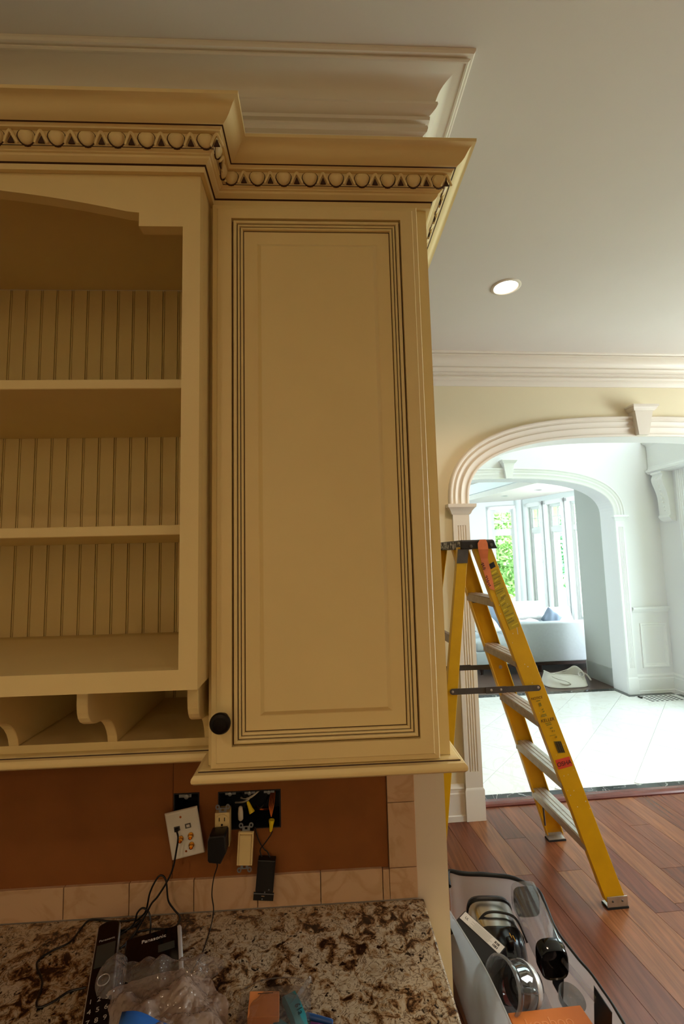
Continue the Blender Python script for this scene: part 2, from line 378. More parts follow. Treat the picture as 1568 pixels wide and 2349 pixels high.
for n_, (a, b) in enumerate(((.2, 1.3),)):
    fr = MB()
    for q in ((a-.06, a+.03), (b-.03, b+.06), ((a+b)/2-.03, (a+b)/2+.03)): fr.box(4.18, 4.29, q[0], q[1], .76, 2.34)
    for q in ((.74, .83), (2.27, 2.36)): fr.box(4.18, 4.29, a-.06, b+.06, q[0], q[1])
    w = struct('window_%d' % (n_+5), fr, M['white'])
    build('pane', MB().box(4.24, 4.246, a+.03, b-.03, .83, 2.27), M['glasspane'], w)

# desk wall: plaster wall with two cut-outs for the electrical boxes, ending at the right in a painted return
HOLES = [(-.3440, -.2860, .955, 1.016), (-.2440, -.1010, .931, 1.0145)]
wb = MB().holes(-2.2, .281, .70, 1.25, .012, .15, HOLES)
wb.box(-2.2, .281, .012, .15, 0, .70).box(-2.2, .281, .012, .15, 1.25, CEIL)
wb.box(.2085, .281, 0, .012, 0, CEIL).box(-2.2, .2085, 0, .012, 1.16, CEIL).box(-2.2, .2085, 0, .012, 0, .767)
wall_back = struct('wall_back', wb, M['plaster'])
# backer panels with a seam, cut round the boxes
for (a, b) in ((-2.2, -1.06), (-1.0585, -.3458), (-.3446, .1436)):
    build('backer_panel', MB().holes(a, b, .833, 1.16, 0, .0118, [(max(a, h[0]), min(b, h[1]), h[2], h[3]) for h in HOLES if h[1] > a and h[0] < b]), M['drywall'], wall_back)
# marble border tiles round the backer: a course along the desk, a column at the right end
for k in range(15):
    x1 = .1284-.1412*k; x0 = x1-.1412
    build('tile', MB().box(x0+.0008, x1-.0008, -.008, .006, .768, .8345-.0003*(k % 3)), M['beigetile'], wall_back, bevel=.0008, seg=1)
build('tile', MB().box(.1292, .1436, -.008, .006, .768, .832), M['beigetile'], wall_back, bevel=.0008, seg=1)
for k in range(4):
    z0 = .768+.0665*(0 if k == 0 else 1)+(k-1)*.141*(k > 0); z1 = .8340 if k == 0 else z0+.141
    build('tile', MB().box(.1446, .208, -.008, .006, z0+.0008, min(z1, 1.19)-.0008), M['beigetile'], wall_back, bevel=.0008, seg=1)

# white ceiling crown running along the desk wall and round its end
CROWN = [(0, 2.640, 0), (.006, 2.640, 0), (.008, 2.648, 0), (.012, 2.655, 0), (.0135, 2.664, 0), (.0155, 2.666, 0), (.0155, 2.670, 0), (.0245, 2.674, 0), (.0275, 2.682, 0), (.0255, 2.690, 0), (.0215, 2.693, 0), (.0225, 2.696, 0), (.0315, 2.698, 0), (.0325, 2.706, 0), (.0295, 2.708, 0), (.0375, 2.711, 0), (.0455, 2.716, 0), (.0505, 2.722, 0), (.0495, 2.729, 0), (.0450, 2.7325, 0),
         (.0475, 2.738, 0), (.0510, 2.745, 0), (.0560, 2.752, 0), (.0630, 2.758, 0), (.0720, 2.763, 0), (.0840, 2.7672, 0), (.0980, 2.7678, 0), (.1080, 2.7680, 0), (.1085, 2.7660, 0), (.1130, 2.7655, 0), (.1165, 2.7672, 0), (.1170, 2.7695, 0), (.1140, 2.7712, 0), (.1140, 2.7732, 0), (.1190, 2.7728, 0), (.1240, 2.7742, 0), (.1275, 2.778, 0), (.1285, CEIL, 0), (0, CEIL, 0)]
CROWN2 = [(o_*1.0, CEIL-(CEIL-z_)*1.12) for o_, z_, _ in CROWN]
struct('trim_1', MB().sweep([(-2.2, 0), (.281, 0), (.281, .15), (-2.2, .15)], [(a, b, 0) for a, b in CROWN2]), M['white'], smooth=.5)

# ================================================================== ARCH WALL (own axes: u along the wall, v away from the kitchen)
def sup(t, c, a, zs, b, n):                       # superellipse arch, t from pi to 0
    x = math.cos(t); z = math.sin(t); return (c+a*math.copysign(abs(x)**(2/n), x), zs+b*abs(z)**(2/n))
def arch_wall(name, u0, u1, v0, v1, top, c, a, zs, b, n, m):
    mb = MB(); mb.box(u0, c-a, v0, v1, 0, top).box(c+a, u1, v0, v1, 0, top)
    T = [sup(math.pi*(1-k/48), c, a, zs, b, n) for k in range(49)]
    for (p, q) in zip(T, T[1:]): mb.prism([(p[0], p[1]), (q[0], q[1]), (q[0], top), (p[0], top)], 'y', v0, v1)
    return struct(name, mb, m, far=True)
A1 = dict(c=1.19, a=1.19, zs=1.85, b=.437, n=2.75); A2 = dict(c=1.22, a=1.21, zs=1.93, b=.425, n=2.6)
arch_wall('wall_arch', -3.2, 3.5, 0, .16, 5.2, m=[M['yellow_wall']], **A1)
arch_wall('wall_foyer', -1.6, 2.97, 2.035, 2.27, 5.2, m=[M['white_wall']], **A2)
struct('trim_2', MB().sweep([(-3.2, 0), (3.5, 0)], [(a*1.2, CEIL-(CEIL-z)*1.05, 0) for a, z in CROWN2]), M['white'], far=True, smooth=.5)
CAS = [(-.004, 0), (-.004, .012), (.004, .016), (.010, .016), (.012, .012), (.030, .013), (.042, .021), (.050, .023), (.053, .017), (.068, .017), (.078, .024), (.086, .026), (.089, .020), (.100, .021), (.108, .030), (.116, .031), (.122, .025), (.124, .012), (.124, 0)]
def casing(name, A, v, width, m=None, sgn=-1):
    T = [Vector((*sup(math.pi*(1-k/72), **A), 0)) for k in range(73)]; loops = []
    for i, p in enumerate(T):
        d = (T[min(i+1, 72)]-T[max(i-1, 0)]).normalized(); nn = Vector((-d.y, d.x))
        loops.append([(p.x+nn.x*q[0]*width/.124, v+sgn*q[1], p.y+nn.y*q[0]*width/.124) for q in CAS])
    return struct(name, MB().loft(loops), m or M['white'], far=True, smooth=.6)
casing('trim_3', A1, 0, .128); casing('trim_4', A2, 2.035, .118, M['whitecool'])
def pilaster(name, ua, ub, v, zs, h0=.18, m_=None):
    mb = MB(); w = ub-ua; P = [(ua, v), (ua, v-.020)]
    m = .022; nf = 4; fw = (w-2*m)/(nf*1.0)
    for k in range(nf):
        a = ua+m+fw*k; P += [(a+fw*.12, v-.020), (a+fw*.25, v-.0172), (a+fw*.5, v-.0160), (a+fw*.75, v-.0172), (a+fw*.88, v-.020)]
    P += [(ub, v-.020), (ub, v)]
    mb.prism(P, 'z', .27, zs-.13); mb.box(ua, ub, v-.020, v, zs-.1305, zs-.06); mb.box(ua, ub, v-.020, v, h0-.01, .2705)
    mb.loft([[(ua-.006-e, v, z), (ub+.006+e, v, z), (ub+.006+e, v-.028-e, z), (ua-.006-e, v-.028-e, z)] for e, z in ((.0, 0), (.0, h0-.012), (-.004, h0-.004), (-.006, h0))])
    mb.loft([[(ua-.004-e, v, z), (ub+.004+e, v, z), (ub+.004+e, v-.022-e, z), (ua-.004-e, v-.022-e, z)] for e, z in ((0, zs-.064), (.008, zs-.054), (.010, zs-.046), (.016, zs-.036), (.026, zs-.024), (.032, zs-.020), (.034, zs))])
    return struct(name, mb, m_ or M['white'], far=True, smooth=.5)
pilaster('trim_5', -.108, -.004, 0, 1.85); pilaster('trim_6', 2.384, 2.488, 0, 1.85)
pilaster('trim_7', 2.430, 2.535, 2.035, 1.93, .175, M['whitecool']); pilaster('trim_8', -.095, .010, 2.035, 1.93, .175, M['whitecool'])
def keystone(name, c, v, zb, zt, m_=None):
    mb = MB(); wb_, wt = .037, .066
    mb.loft([[(c-w, v, z), (c+w, v, z), (c+w*.94, v-d, z), (c-w*.94, v-d, z)] for w, z, d in ((wb_, zb, .045), (wt, zt, .06))])
    mb.loft([[(c-w, v, z), (c+w, v, z), (c+w, v-d, z), (c-w, v-d, z)] for w, z, d in ((wt+.004, zt, .064), (wt+.012, zt+.010, .072), (wt+.016, zt+.020, .078), (wt+.022, zt+.026, .086), (wt+.022, zt+.036, .086))])
    return struct(name, mb, m_ or M['white'], far=True)
keystone('trim_9', 1.182, 0, 2.285, 2.440); keystone('trim_10', 1.228, 2.035, 2.352, 2.52, M['whitecool'])
BB = [(0, 0), (.022, 0), (.022, .03), (.016, .034), (.016, .150), (.011, .155), (.011, .172), (.014, .176), (.014, .180), (.008, .190), (.004, .2), (0, .2)]
struct('baseboard_kitchen', MB().sweep([(-3.2, 0), (-.115, 0)], BB), M['white'], far=True, smooth=.4)
struct('baseboard_foyer', MB().sweep([(2.542, 2.035), (2.97, 2.035), (2.97, 1.62)], BB), M['whitecool'], far=True, smooth=.4)
# threshold strip under the arch
# white painted lining of the arch
T = [Vector((*sup(math.pi*(1-k/72), **A1), 0)) for k in range(73)]; LN = []
for i, p in enumerate(T):
    d = (T[min(i+1, 72)]-T[max(i-1, 0)]).normalized(); LN.append([(p.x+d.y*e, vv, p.y-d.x*e) for vv, e in ((.001, 0), (.001, .004), (.162, .004), (.162, 0))])
struct('trim_18', MB().loft(LN), M['whitecool'], far=True, smooth=.6)
struct('trim_11', MB().prism([(.100, 0), (.100, .006), (.108, .014), (.130, .018), (.150, .014), (.184, .005), (.184, 0)], 'x', .0, 2.38), M['threshold'], far=True, smooth=.6)
# ================================================================== FOYER
ff = struct('floor_foyer', MB().box(-1.6, 2.97, .17, 2.30, -.05, -.004), M['grout'], far=True)
def border(poly): build('border_tile', MB().prism(poly, 'z', -.012, .0), M['blackmarble'], ff)
for k in range(14):
    a = -1.6+k*.32; border([(a+.001, .185), (min(a+.319, 2.97), .185), (min(a+.319, 2.97), .244), (a+.001, .244)])
border([(.012, 2.172), (.8, 2.172), (.8, 2.25), (.012, 2.25)]); border([(.801, 2.172), (1.6, 2.172), (1.6, 2.25), (.801, 2.25)]); border([(1.601, 2.172), (2.428, 2.172), (2.428, 2.25), (1.601, 2.25)])
border([(2.37, 1.945), (2.428, 1.945), (2.428, 2.171), (2.37, 2.171)])
border([(2.429, 1.945), (2.67, 1.945), (2.67, 2.02), (2.429, 2.02)]); border([(2.671, 1.945), (2.90, 1.945), (2.90, 2.02), (2.671, 2.02)]); border([(2.895, .245), (2.955, .245), (2.955, 1.945), (2.895, 1.945)])
border([(-.095, 1.945), (.012, 1.945), (.012, 2.02), (-.095, 2.02)])
def clip(poly, a, b, c):                          # keep a*x+b*y<=c
    out = []
    for i in range(len(poly)):
        p, q = poly[i], poly[(i+1) % len(poly)]; dp = a*p[0]+b*p[1]-c; dq = a*q[0]+b*q[1]-c
        if dp <= 0: out.append(p)
        if dp*dq < 0: t = dp/(dp-dq); out.append((p[0]+(q[0]-p[0])*t, p[1]+(q[1]-p[1])*t))
    return out
s2 = math.sqrt(.5); T_ = .393; g = .0011
def tiles(u0, u1, v0, v1):
    for i in range(-8, 12):
        for j in range(-12, 8):
            a0, a1 = .605+i*T_+g, .605+(i+1)*T_-g; b0, b1 = -.225+j*T_+g, -.225+(j+1)*T_-g
            p = [((a-b)*s2, (a+b)*s2) for a, b in ((a0, b0), (a1, b0), (a1, b1), (a0, b1))]
            for q in ((1, 0, u1), (-1, 0, -u0), (0, 1, v1), (0, -1, -v0)):
                p = clip(p, *q)
                if len(p) < 3: break
            else:
                ar = abs(sum(p[k][0]*p[(k+1) % len(p)][1]-p[(k+1) % len(p)][0]*p[k][1] for k in range(len(p))))/2
                if ar > .0008: build('tile', MB().prism(p, 'z', -.012, .0), M['marble'], ff)
tiles(-1.6, 2.893, .246, 1.943); tiles(.014, 2.368, 1.9445, 2.170)
struct('ceiling_foyer', MB().box(-1.7, 3.07, .1, 2.2, 5.2, 5.3), M['ceil'], far=True)
# right foyer wall with window opening and the dark entrance door
wf = MB(); yz_holes(wf, 2.97, 3.07, .1, 2.3, 0, 5.2, [(.40, 1.60, 0, 2.347), (.30, 1.75, 3.2, 4.75)])
struct('wall_entrance', wf, M['white_wall'], far=True)
wf = MB(); yz_holes(wf, -1.7, -1.6, .1, 2.3, 0, 5.2, [])
struct('wall_stair', wf, M['white_wall'], far=True)
dr = MB().box(2.97, 3.05, .405, .49, .0, 2.345).box(2.97, 3.05, 1.51, 1.595, 0, 2.345).box(2.97, 3.05, .49, 1.51, 2.26, 2.345)
d1 = struct('door_1', dr, M['darkwood'], far=True)
dl = MB()
for (a, b) in ((.492, .60), (1.40, 1.508)): dl.box(3.0, 3.04, a, b, .01, 2.255)
for (a, b) in ((.01, .30), (2.10, 2.255)): dl.box(3.0, 3.04, .60, 1.40, a, b)
build('door_leaf', dl, M['darkwood'], d1); build('pane', MB().box(3.015, 3.022, .60, 1.40, .30, 2.10), M['glasspane'], d1)
build('door_handle', MB().tube([(3.0, 1.44, 1.0), (2.955, 1.44, 1.0), (2.95, 1.36, 1.0)], .009), M['bronze'], d1, smooth=.6)
fr = MB().box(3.0, 3.06, .30, .36, 3.2, 4.75).box(3.0, 3.06, 1.69, 1.75, 3.2, 4.75).box(3.0, 3.06, .36, 1.69, 3.2, 3.26).box(3.0, 3.06, .36, 1.69, 4.69, 4.75).box(3.01, 3.05, 1.01, 1.04, 3.26, 4.69)
w = struct('window_7', fr, M['whitecool'], far=True); build('pane', MB().box(3.03, 3.036, .36, 1.69, 3.26, 4.69), M['glasspane'], w)
# entablature on the entrance wall: fluted pilaster, carved frieze; chair rail and panel on the far wall
en = MB().loft([[(2.97, .30, z), (2.97, 2.03, z), (2.97-d, 2.03, z), (2.97-d, .30, z)] for d, z in ((.09, 2.385), (.105, 2.392), (.110, 2.40), (.122, 2.406), (.122, 2.43), (.10, 2.436), (.092, 2.45), (.088, 2.47), (.088, 2.70), (.10, 2.72), (.14, 2.74), (.145, 2.77))])
struct('trim_12', en, M['whitecool'], far=True)
fl = MB(); P = [(2.97, 1.61), (2.945, 1.61)]
for k in range(4): a = 1.625+k*.026; P += [(2.945, a), (2.951, a+.005), (2.951, a+.013), (2.945, a+.018)]
P += [(2.945, 1.735), (2.97, 1.735)]
fl.prism(P, 'z', .2, 2.385); fl.box(2.935, 2.97, 1.605, 1.74, 0, .2); struct('trim_13', fl, M['whitecool'], far=True)
cr = MB().loft([[(2.545, 2.035, z), (2.968, 2.035, z), (2.968, 2.035-d, z), (2.545, 2.035-d, z)] for d, z in ((.004, .855), (.010, .862), (.012, .868), (.020, .880), (.030, .892), (.034, .900), (.034, .910), (.026, .915))])
struct('trim_14', cr, M['whitecool'], far=True)
pm = MB().frames(2.62, 2.935, .265, .742, 2.035, [(0, 0), (.004, -.012), (.016, -.013), (.026, -.004), (.034, -.0035), (.044, -.001), (.046, .0005)]); struct('trim_15', pm, M['whitecool'], far=True, smooth=.4)
cb = MB()
cprof = [(.130, 2.385), (.132, 2.365), (.118, 2.362), (.112, 2.350), (.120, 2.335), (.128, 2.315), (.127, 2.290), (.118, 2.255), (.103, 2.215), (.088, 2.170), (.076, 2.120), (.068, 2.060), (.064, 1.990), (.062, 1.930), (.062, 1.915), (.078, 1.905), (.080, 1.885), (.066, 1.872), (.052, 1.855), (.03, 1.845), (.0, 1.84)]
corbel = thing('corbel', 'white carved plaster corbel under the shelf-like moulding beside the dark door', 'corbel', (2.97, 1.875, 1.84), True)
cb.loft([[(2.97, 1.80+e, z), (2.97, 1.95-e, z), (2.97-d, 1.95-e, z), (2.97-d, 1.80+e, z)] for (d, z) in cprof for e in [0.0]])
build('bracket', cb, M['whitecool'], corbel, smooth=.5)
for k in range(9):
    z = 2.32-.045*k; d = .121-.008*k
    cbl = MB(); cbl.lathe([(.004, -.02), (.016-.0008*k, -.004), (.012, .006), (.004, .012)], (2.97-d, 1.875, z), (-1, 0, .35), 10); build('carved_leaf', cbl, M['whitecool'], corbel, smooth=1)
# ================================================================== LIVING ROOM
struct('floor_living', MB().box(-2.4, 4.4, 2.2501, 8.3, -.05, -.001), M['darkfloor'], far=True)
# side wall just past the arch, with its baseboard
M['jamb_wall'] = mat('mid_grey_wall', 'b4b6b3', .7, bump=.05, bscale=200)  # darker grey than the room's other walls
struct('wall_living', MB().box(2.455, 2.60, 2.27, 2.78, 0, 2.95), M['jamb_wall'], far=True)
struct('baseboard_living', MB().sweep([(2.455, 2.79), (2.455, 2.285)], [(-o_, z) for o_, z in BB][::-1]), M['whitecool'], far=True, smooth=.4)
wl = MB(); yz_holes(wl, -1.7, -1.6, 2.2, 9, 0, 2.95, [(4.0, 6.0, .6, 2.3)]); struct('wall_living_left', wl, M['grey_wall'], far=True)
fr = MB()
for (a, b, c, d) in ((4.0, 4.06, .6, 2.3), (5.94, 6.0, .6, 2.3), (4.97, 5.03, .66, 2.24), (4.06, 5.94, .6, .66), (4.06, 5.94, 2.24, 2.3)): fr.box(-1.68, -1.62, a, b, c, d)
w = struct('window_8', fr, M['whitecool'], far=True); build('pane', MB().box(-1.652, -1.646, 4.06, 5.94, .66, 2.24), M['glasspane'], w)  # unseen window added to go with the left fill lamp
LC = 2.5
E1, E2 = Vector((1.975, 5.199)), Vector((2.232, 3.198)); dd = (E2-E1).normalized(); E0 = E1-dd*1.2; E3 = E2+dd*1.1; nn = Vector((dd.y, -dd.x))
if nn.x > 0: nn = -nn
low = MB().prism([(E0.x, E0.y), (E3.x, E3.y), (4.4, E3.y), (4.4, E0.y)], 'z', LC, LC+.08)
struct('ceiling_living', low, M['ceil'], far=True)
struct('ceiling_tray', MB().box(-1.7, 4.4, 2.28, 8.2, 2.75, 2.85), M['ceil'], far=True)
TR = [(.003, LC-.001, 0), (.003, LC+.10, 0), (.012, LC+.105, 0), (.018, LC+.125, 0), (.03, LC+.135, 0), (.035, LC+.15, 0), (.05, LC+.18, 0), (.085, LC+.21, 0), (.09, LC+.225, 0), (.11, LC+.23, 0), (.115, LC+.25, 0), (-.05, LC+.249, 0), (-.05, LC+.083, 0), (.001, LC+.083, 0), (.001, LC-.001, 0)]
pth = [(E0.x, E0.y), (E3.x, E3.y)] if Vector(((E0-E3).y, -(E0-E3).x)).dot(nn) > 0 else [(E3.x, E3.y), (E0.x, E0.y)]
struct('trim_16', MB().sweep(pth, TR), M['grey_wall'], far=True, smooth=.4)
# bay walls with their windows
PA, PB = Vector((2.148, 5.689)), Vector((2.953, 5.274)); PC = PB+(Vector((3.31, 3.926))-PB).normalized()*2.95
winno = [0]
def bay_wall(name, P, Q, T, wins, ext0=0):
    d = (Q-P).normalized(); n2 = Vector((d.y, -d.x))   # towards the room
    Mx = Matrix(((d.x, -n2.x, 0, P.x), (d.y, -n2.y, 0, P.y), (0, 0, 1, 0), (0, 0, 0, 1)))
    L = (Q-P).length
    mb = MB().holes(-ext0, L, 0, LC+.06, 0, T, [(a, b, .42, 2.345) for a, b in wins])
    mb.xf(Mx); struct(name, mb, M['grey_wall'], far=True)
    for a, b in wins:
        winno[0] += 1; fr = MB()
        # casing proud of the wall, stool, jamb liner, frame members
        for (x0, x1, z0, z1) in ((a-.065, a+.004, .36, 2.41), (b-.004, b+.065, .36, 2.41), (a-.065, b+.065, 2.341, 2.415), (a-.08, b+.08, .36, .42)):
            fr.box(x0, x1, -.022, 0, z0, z1); fr.box(x0+.012, x1-.012, -.032, -.02, z0+.012, z1-.012)
        for (x0, x1, z0, z1) in ((a, a+.03, .42, 2.345), (b-.03, b, .42, 2.345), (a+.03, b-.03, 2.315, 2.345), (a+.03, b-.03, .42, .49), (a+.03, b-.03, 1.885, 1.965)):
            fr.box(x0, x1, .045, .105, z0, z1)
        for (x0, x1, z0, z1) in ((a+.03, a+.052, .49, 1.885), (b-.052, b-.03, .49, 1.885), (a+.052, b-.052, 1.862, 1.885), (a+.052, b-.052, .49, .52), (a+.03, a+.045, 1.965, 2.315), (b-.045, b-.03, 1.965, 2.315), (a+.045, b-.045, 1.965, 1.985), (a+.045, b-.045, 2.295, 2.315)):
            fr.box(x0, x1, .06, .095, z0, z1)
        fr.xf(Mx); w = struct('window_%d' % winno[0], fr, M['whitecool'], far=True)
        build('muntin', MB().box((a+b)/2-.006, (a+b)/2+.006, .07, .09, 1.985, 2.295).xf(Mx), M['camebulb'], w)
        build('muntin', MB().box(a+.045, b-.045, .0702, .0898, 2.134, 2.146).xf(Mx), M['camebulb'], w)
        for (z0, z1) in ((.52, 1.862), (1.985, 2.295)):
            build('pane', MB().box(a+.046, b-.046, .079, .083, z0, z1).xf(Mx), M['glasspane'], w)
        build('brick_reveal', MB().box(a-.05, a+.012, T, T+.10, .3, 2.42).box(b-.012, b+.05, T, T+.10, .3, 2.42).box(a-.05, b+.05, T, T+.1, 2.34, 2.45).xf(Mx), M['brick'], w)
bay_wall('wall_bay_end', PA, PB, .13, [(.395, .79)], 5.0)
bay_wall('wall_bay_side', PB, PC, .13, [(.205, .50), (.655, .965), (1.115, 1.425), (1.575, 1.885), (2.035, 2.345)])  # last window is unseen, added to go with the bay fill lamp
# round corner post where the two bay walls meet
struct('trim_17', MB().lathe([(.07, 0), (.07, LC)], (PB.x-.005, PB.y-.005, 0), (0, 0, 1), 24), M['grey_wall'], far=True, smooth=.6)
# two unlit recessed lights in the living room ceiling
def far_can(x, y, lab):
    t = thing('ceiling_light', lab, 'ceiling light', (x, y, LC), True, 'small ceiling lights of the sitting room')
    build('trim_ring', MB().lathe([(.045, 0), (.06, 0), (.06, -.006), (.045, -.004), (.044, 0.02)], (x, y, LC), (0, 0, 1), 20, caps=False), M['silver'], t, smooth=.6)
    build('lens', MB().lathe([(.0, -.001), (.044, -.001)], (x, y, LC), (0, 0, 1), 20, caps=False), M['lcd'], t)
far_can(2.38, 4.62, 'small unlit ceiling light above the single end window')
far_can(2.62, 3.95, 'small unlit ceiling light above the three tall windows')
# ---- sofa
sf = thing('sofa', 'pale grey sectional sofa on a dark plinth in front of the bay windows', 'sofa', (2.2, 3.5, 0), True)
build('back_panel', MB().box(1.72, 2.98, 3.0, 3.17, .135, .630), M['sofa'], sf, True, smooth=.6, bevel=.02, seg=3)
build('seat_base', MB().box(1.12, 2.98, 3.172, 4.05, .135, .300), M['sofa'], sf, True, smooth=.6, bevel=.02, seg=3)
build('chaise_base', MB().box(1.12, 1.717, 2.98, 3.17, .135, .300), M['sofa'], sf, True, smooth=.6, bevel=.02, seg=3)
build('seat_cushion', MB().box(1.13, 1.717, 2.985, 3.78, .302, .425), M['sofa'], sf, True, smooth=.6, bevel=.035, seg=4)
build('seat_cushion', MB().box(1.725, 2.97, 3.18, 3.78, .302, .425), M['sofa'], sf, True, smooth=.6, bevel=.035, seg=4)
build('plinth', MB().box(1.16, 2.97, 3.02, 4.0, .095, .134), M['darkwood'], sf, True)
build('rear_back', MB().box(1.12, 2.98, 4.12, 4.26, .12, .63), M['sofa'], sf, True, smooth=.6, bevel=.03, seg=3)
for (x, y) in ((1.22, 3.08), (2.9, 3.08), (1.22, 3.95), (2.9, 3.95), (2.0, 3.08)):
    build('leg', MB().lathe([(.022, 0), (.03, .096)], (x, y, 0), (0, 0, 1), 10), M['darkwood'], sf, True)
def pillow(name, label, cat, c, sx, sz, th, rot, m, lean=-.35, group=None, spin=0):
    mb = MB(); n = 12; loops = []
    def P(i, j, s):
        x = -1+2*i/n; z = -1+2*j/n; w = max(0, (1-x**4)*(1-z**4))**.5; pin = 1-.08*(1-abs(x)**2)*(abs(z) > .99)-.06*(1-abs(z)**2)*(abs(x) > .99)
        return Vector((x*sx*(1-.10*(1-abs(z))*0), s*th*w+.006*math.sin(7*x+3*z), z*sz))
    vs = [P(i, j, -1) for j in range(n+1) for i in range(n+1)]+[P(i, j, 1) for j in range(n+1) for i in range(n+1)]; fs = []
    N = (n+1)**2
    for j in range(n):
        for i in range(n):
            a = j*(n+1)+i; q = [a, a+1, a+n+2, a+n+1]; fs.append(q); fs.append([k+N for k in q][::-1])
    Mx = Matrix.Translation(c) @ Matrix.Rotation(rot, 4, 'Z') @ Matrix.Rotation(lean, 4, 'X') @ Matrix.Rotation(spin, 4, 'Y')
    mb.add([Mx @ v for v in vs], fs)
    o = build(name, mb, m, None, True, smooth=1.2, base=(c[0], c[1], c[2]-sz)); tag(o, label, cat, group); return o
G = 'back cushions of the sofa'
pillow('cushion', 'blue-grey sofa cushion seen between the ladder rails', 'cushion', (1.72, 3.86, .655), .24, .20, .07, .1, M['cushion'], -.4, G)
pillow('cushion', 'large white back cushion right of the blue-grey one, sloping down to the right', 'cushion', (2.27, 3.90, .64), .27, .19, .075, -.05, M['sofawhite'], -.45, G)
pillow('cushion', 'low white back cushion at the right end of the sofa', 'cushion', (2.77, 3.90, .585), .20, .14, .065, -.1, M['sofawhite'], -.5, G)
pillow('cushion', 'white cushion lying on the left seat of the sofa', 'cushion', (1.40, 3.38, .590), .20, .15, .06, .3, M['sofawhite'], -.9, G)
pillow('scatter_cushion', 'small blue-grey cushion with one pointed corner peeping over the sofa back', 'cushion', (2.325, 3.30, .64), .11, .11, .035, .0, M['cushion'], -.3, None, .72)
# draped throw on the sofa
th = MB(); n1_, n2_ = 26, 12; vs = []
for i in range(n1_+1):
    for j in range(n2_+1):
        x = 1.86+i*.98/n1_; y = 3.40+j*.22/n2_; z = .445+.19*math.exp(-((x-2.1)/.35)**2-((y-3.52)/.12)**2)+.035*mnoise.noise(Vector((x*9, y*9, 2)))+.10*math.exp(-((y-3.42)/.03)**2)*(.8 if x < 2.6 else .3)+.06
        vs.append((x, y, z))
th.add(vs, [(i*(n2_+1)+j, (i+1)*(n2_+1)+j, (i+1)*(n2_+1)+j+1, i*(n2_+1)+j+1) for i in range(n1_) for j in range(n2_)])
o = build('throw_blanket', th, M['sofawhite'], None, True, smooth=3, base=(2.2, 3.4, .43)); tag(o, 'crumpled white throw heaped on the sofa seat behind the back panel', 'blanket')
md = o.modifiers.new('thickness', 'SOLIDIFY'); md.thickness = .012
# canvas tote bag slumped on the floor
tb = thing('tote_bag', 'slumped off-white canvas bag with loop handles on the dark floor', 'bag', (1.98, 2.50, 0), True)
def sheet(fn, n, m): return [fn(i/n, j/m) for i in range(n+1) for j in range(m+1)], [(i*(m+1)+j, (i+1)*(m+1)+j, (i+1)*(m+1)+j+1, i*(m+1)+j+1) for i in range(n) for j in range(m)]
def bagbody(a, b):
    ang = 2*math.pi*a; k = b
    rx, ry = .245*(1-.12*k), .165*(1-.25*k)
    x = 1.98+rx*math.copysign(abs(math.cos(ang))**.6, math.cos(ang))+.035*k; y = 2.50+ry*math.copysign(abs(math.sin(ang))**.6, math.sin(ang))+.05*k
    z = .004+k*(.118+.030*math.sin(ang*2+.7)+.016*math.sin(ang*3))-.075*k*max(0, -math.sin(ang))**2*max(0, math.cos(ang*.5+.4))**2
    z += .012*mnoise.noise(Vector((x*14, y*14, b*3)))*k
    return (x, y, max(z, .003))
mb = MB(); mb.add(*sheet(bagbody, 48, 10)); bo = build('bag_body', mb, M['canvas'], tb, smooth=3); md = bo.modifiers.new('thickness', 'SOLIDIFY'); md.thickness = .006
build('bag_bottom', MB().prism([(1.98+.235*math.cos(t*.26), 2.50+.155*math.sin(t*.26)) for t in range(24)], 'z', .002, .008), M['canvas'], tb)
build('handle', MB().tube(smoothpath([(1.80, 2.42, .118), (1.83, 2.36, .105), (1.91, 2.315, .085), (1.955, 2.32, .052), (1.92, 2.345, .04), (1.86, 2.38, .05)], 5), .009, 6), M['canvas'], tb, smooth=1)
build('handle', MB().tube(smoothpath([(2.17, 2.42, .06), (2.15, 2.47, .105), (2.20, 2.52, .122), (2.26, 2.50, .10), (2.27, 2.43, .05)], 5), .009, 6), M['canvas'], tb, smooth=1)
build('rim_fold', MB().tube(smoothpath([bagbody(k/16, 1) for k in range(16)], 3, True), .006, 6, True), M['canvas'], tb, smooth=1)
# stone floor grille let into the marble
gr = thing('floor_vent', 'white stone floor grille with rows of dark slots beside the arch pilaster', 'vent', (2.62, 1.84, .0), True)
ho = [(2.475+.053*i, 2.475+.053*i+.036, 1.756+.037*j, 1.756+.037*j+.029) for i in range(7) for j in range(5)]
mb = MB().holes(2.435, 2.855, 1.738, 1.942, 0, 1, ho); mb.v = [(p[0], p[2], .0012+p[1]*.0022) for p in mb.v]
build('grille_plate', mb, M['marble'], gr); build('dark_pan', MB().box(2.44, 2.85, 1.743, 1.937, .0004, .001), M['blackmatte'], gr)
build('lever', MB().box(2.438, 2.456, 1.86, 1.91, .0035, .016), M['bronze'], gr)
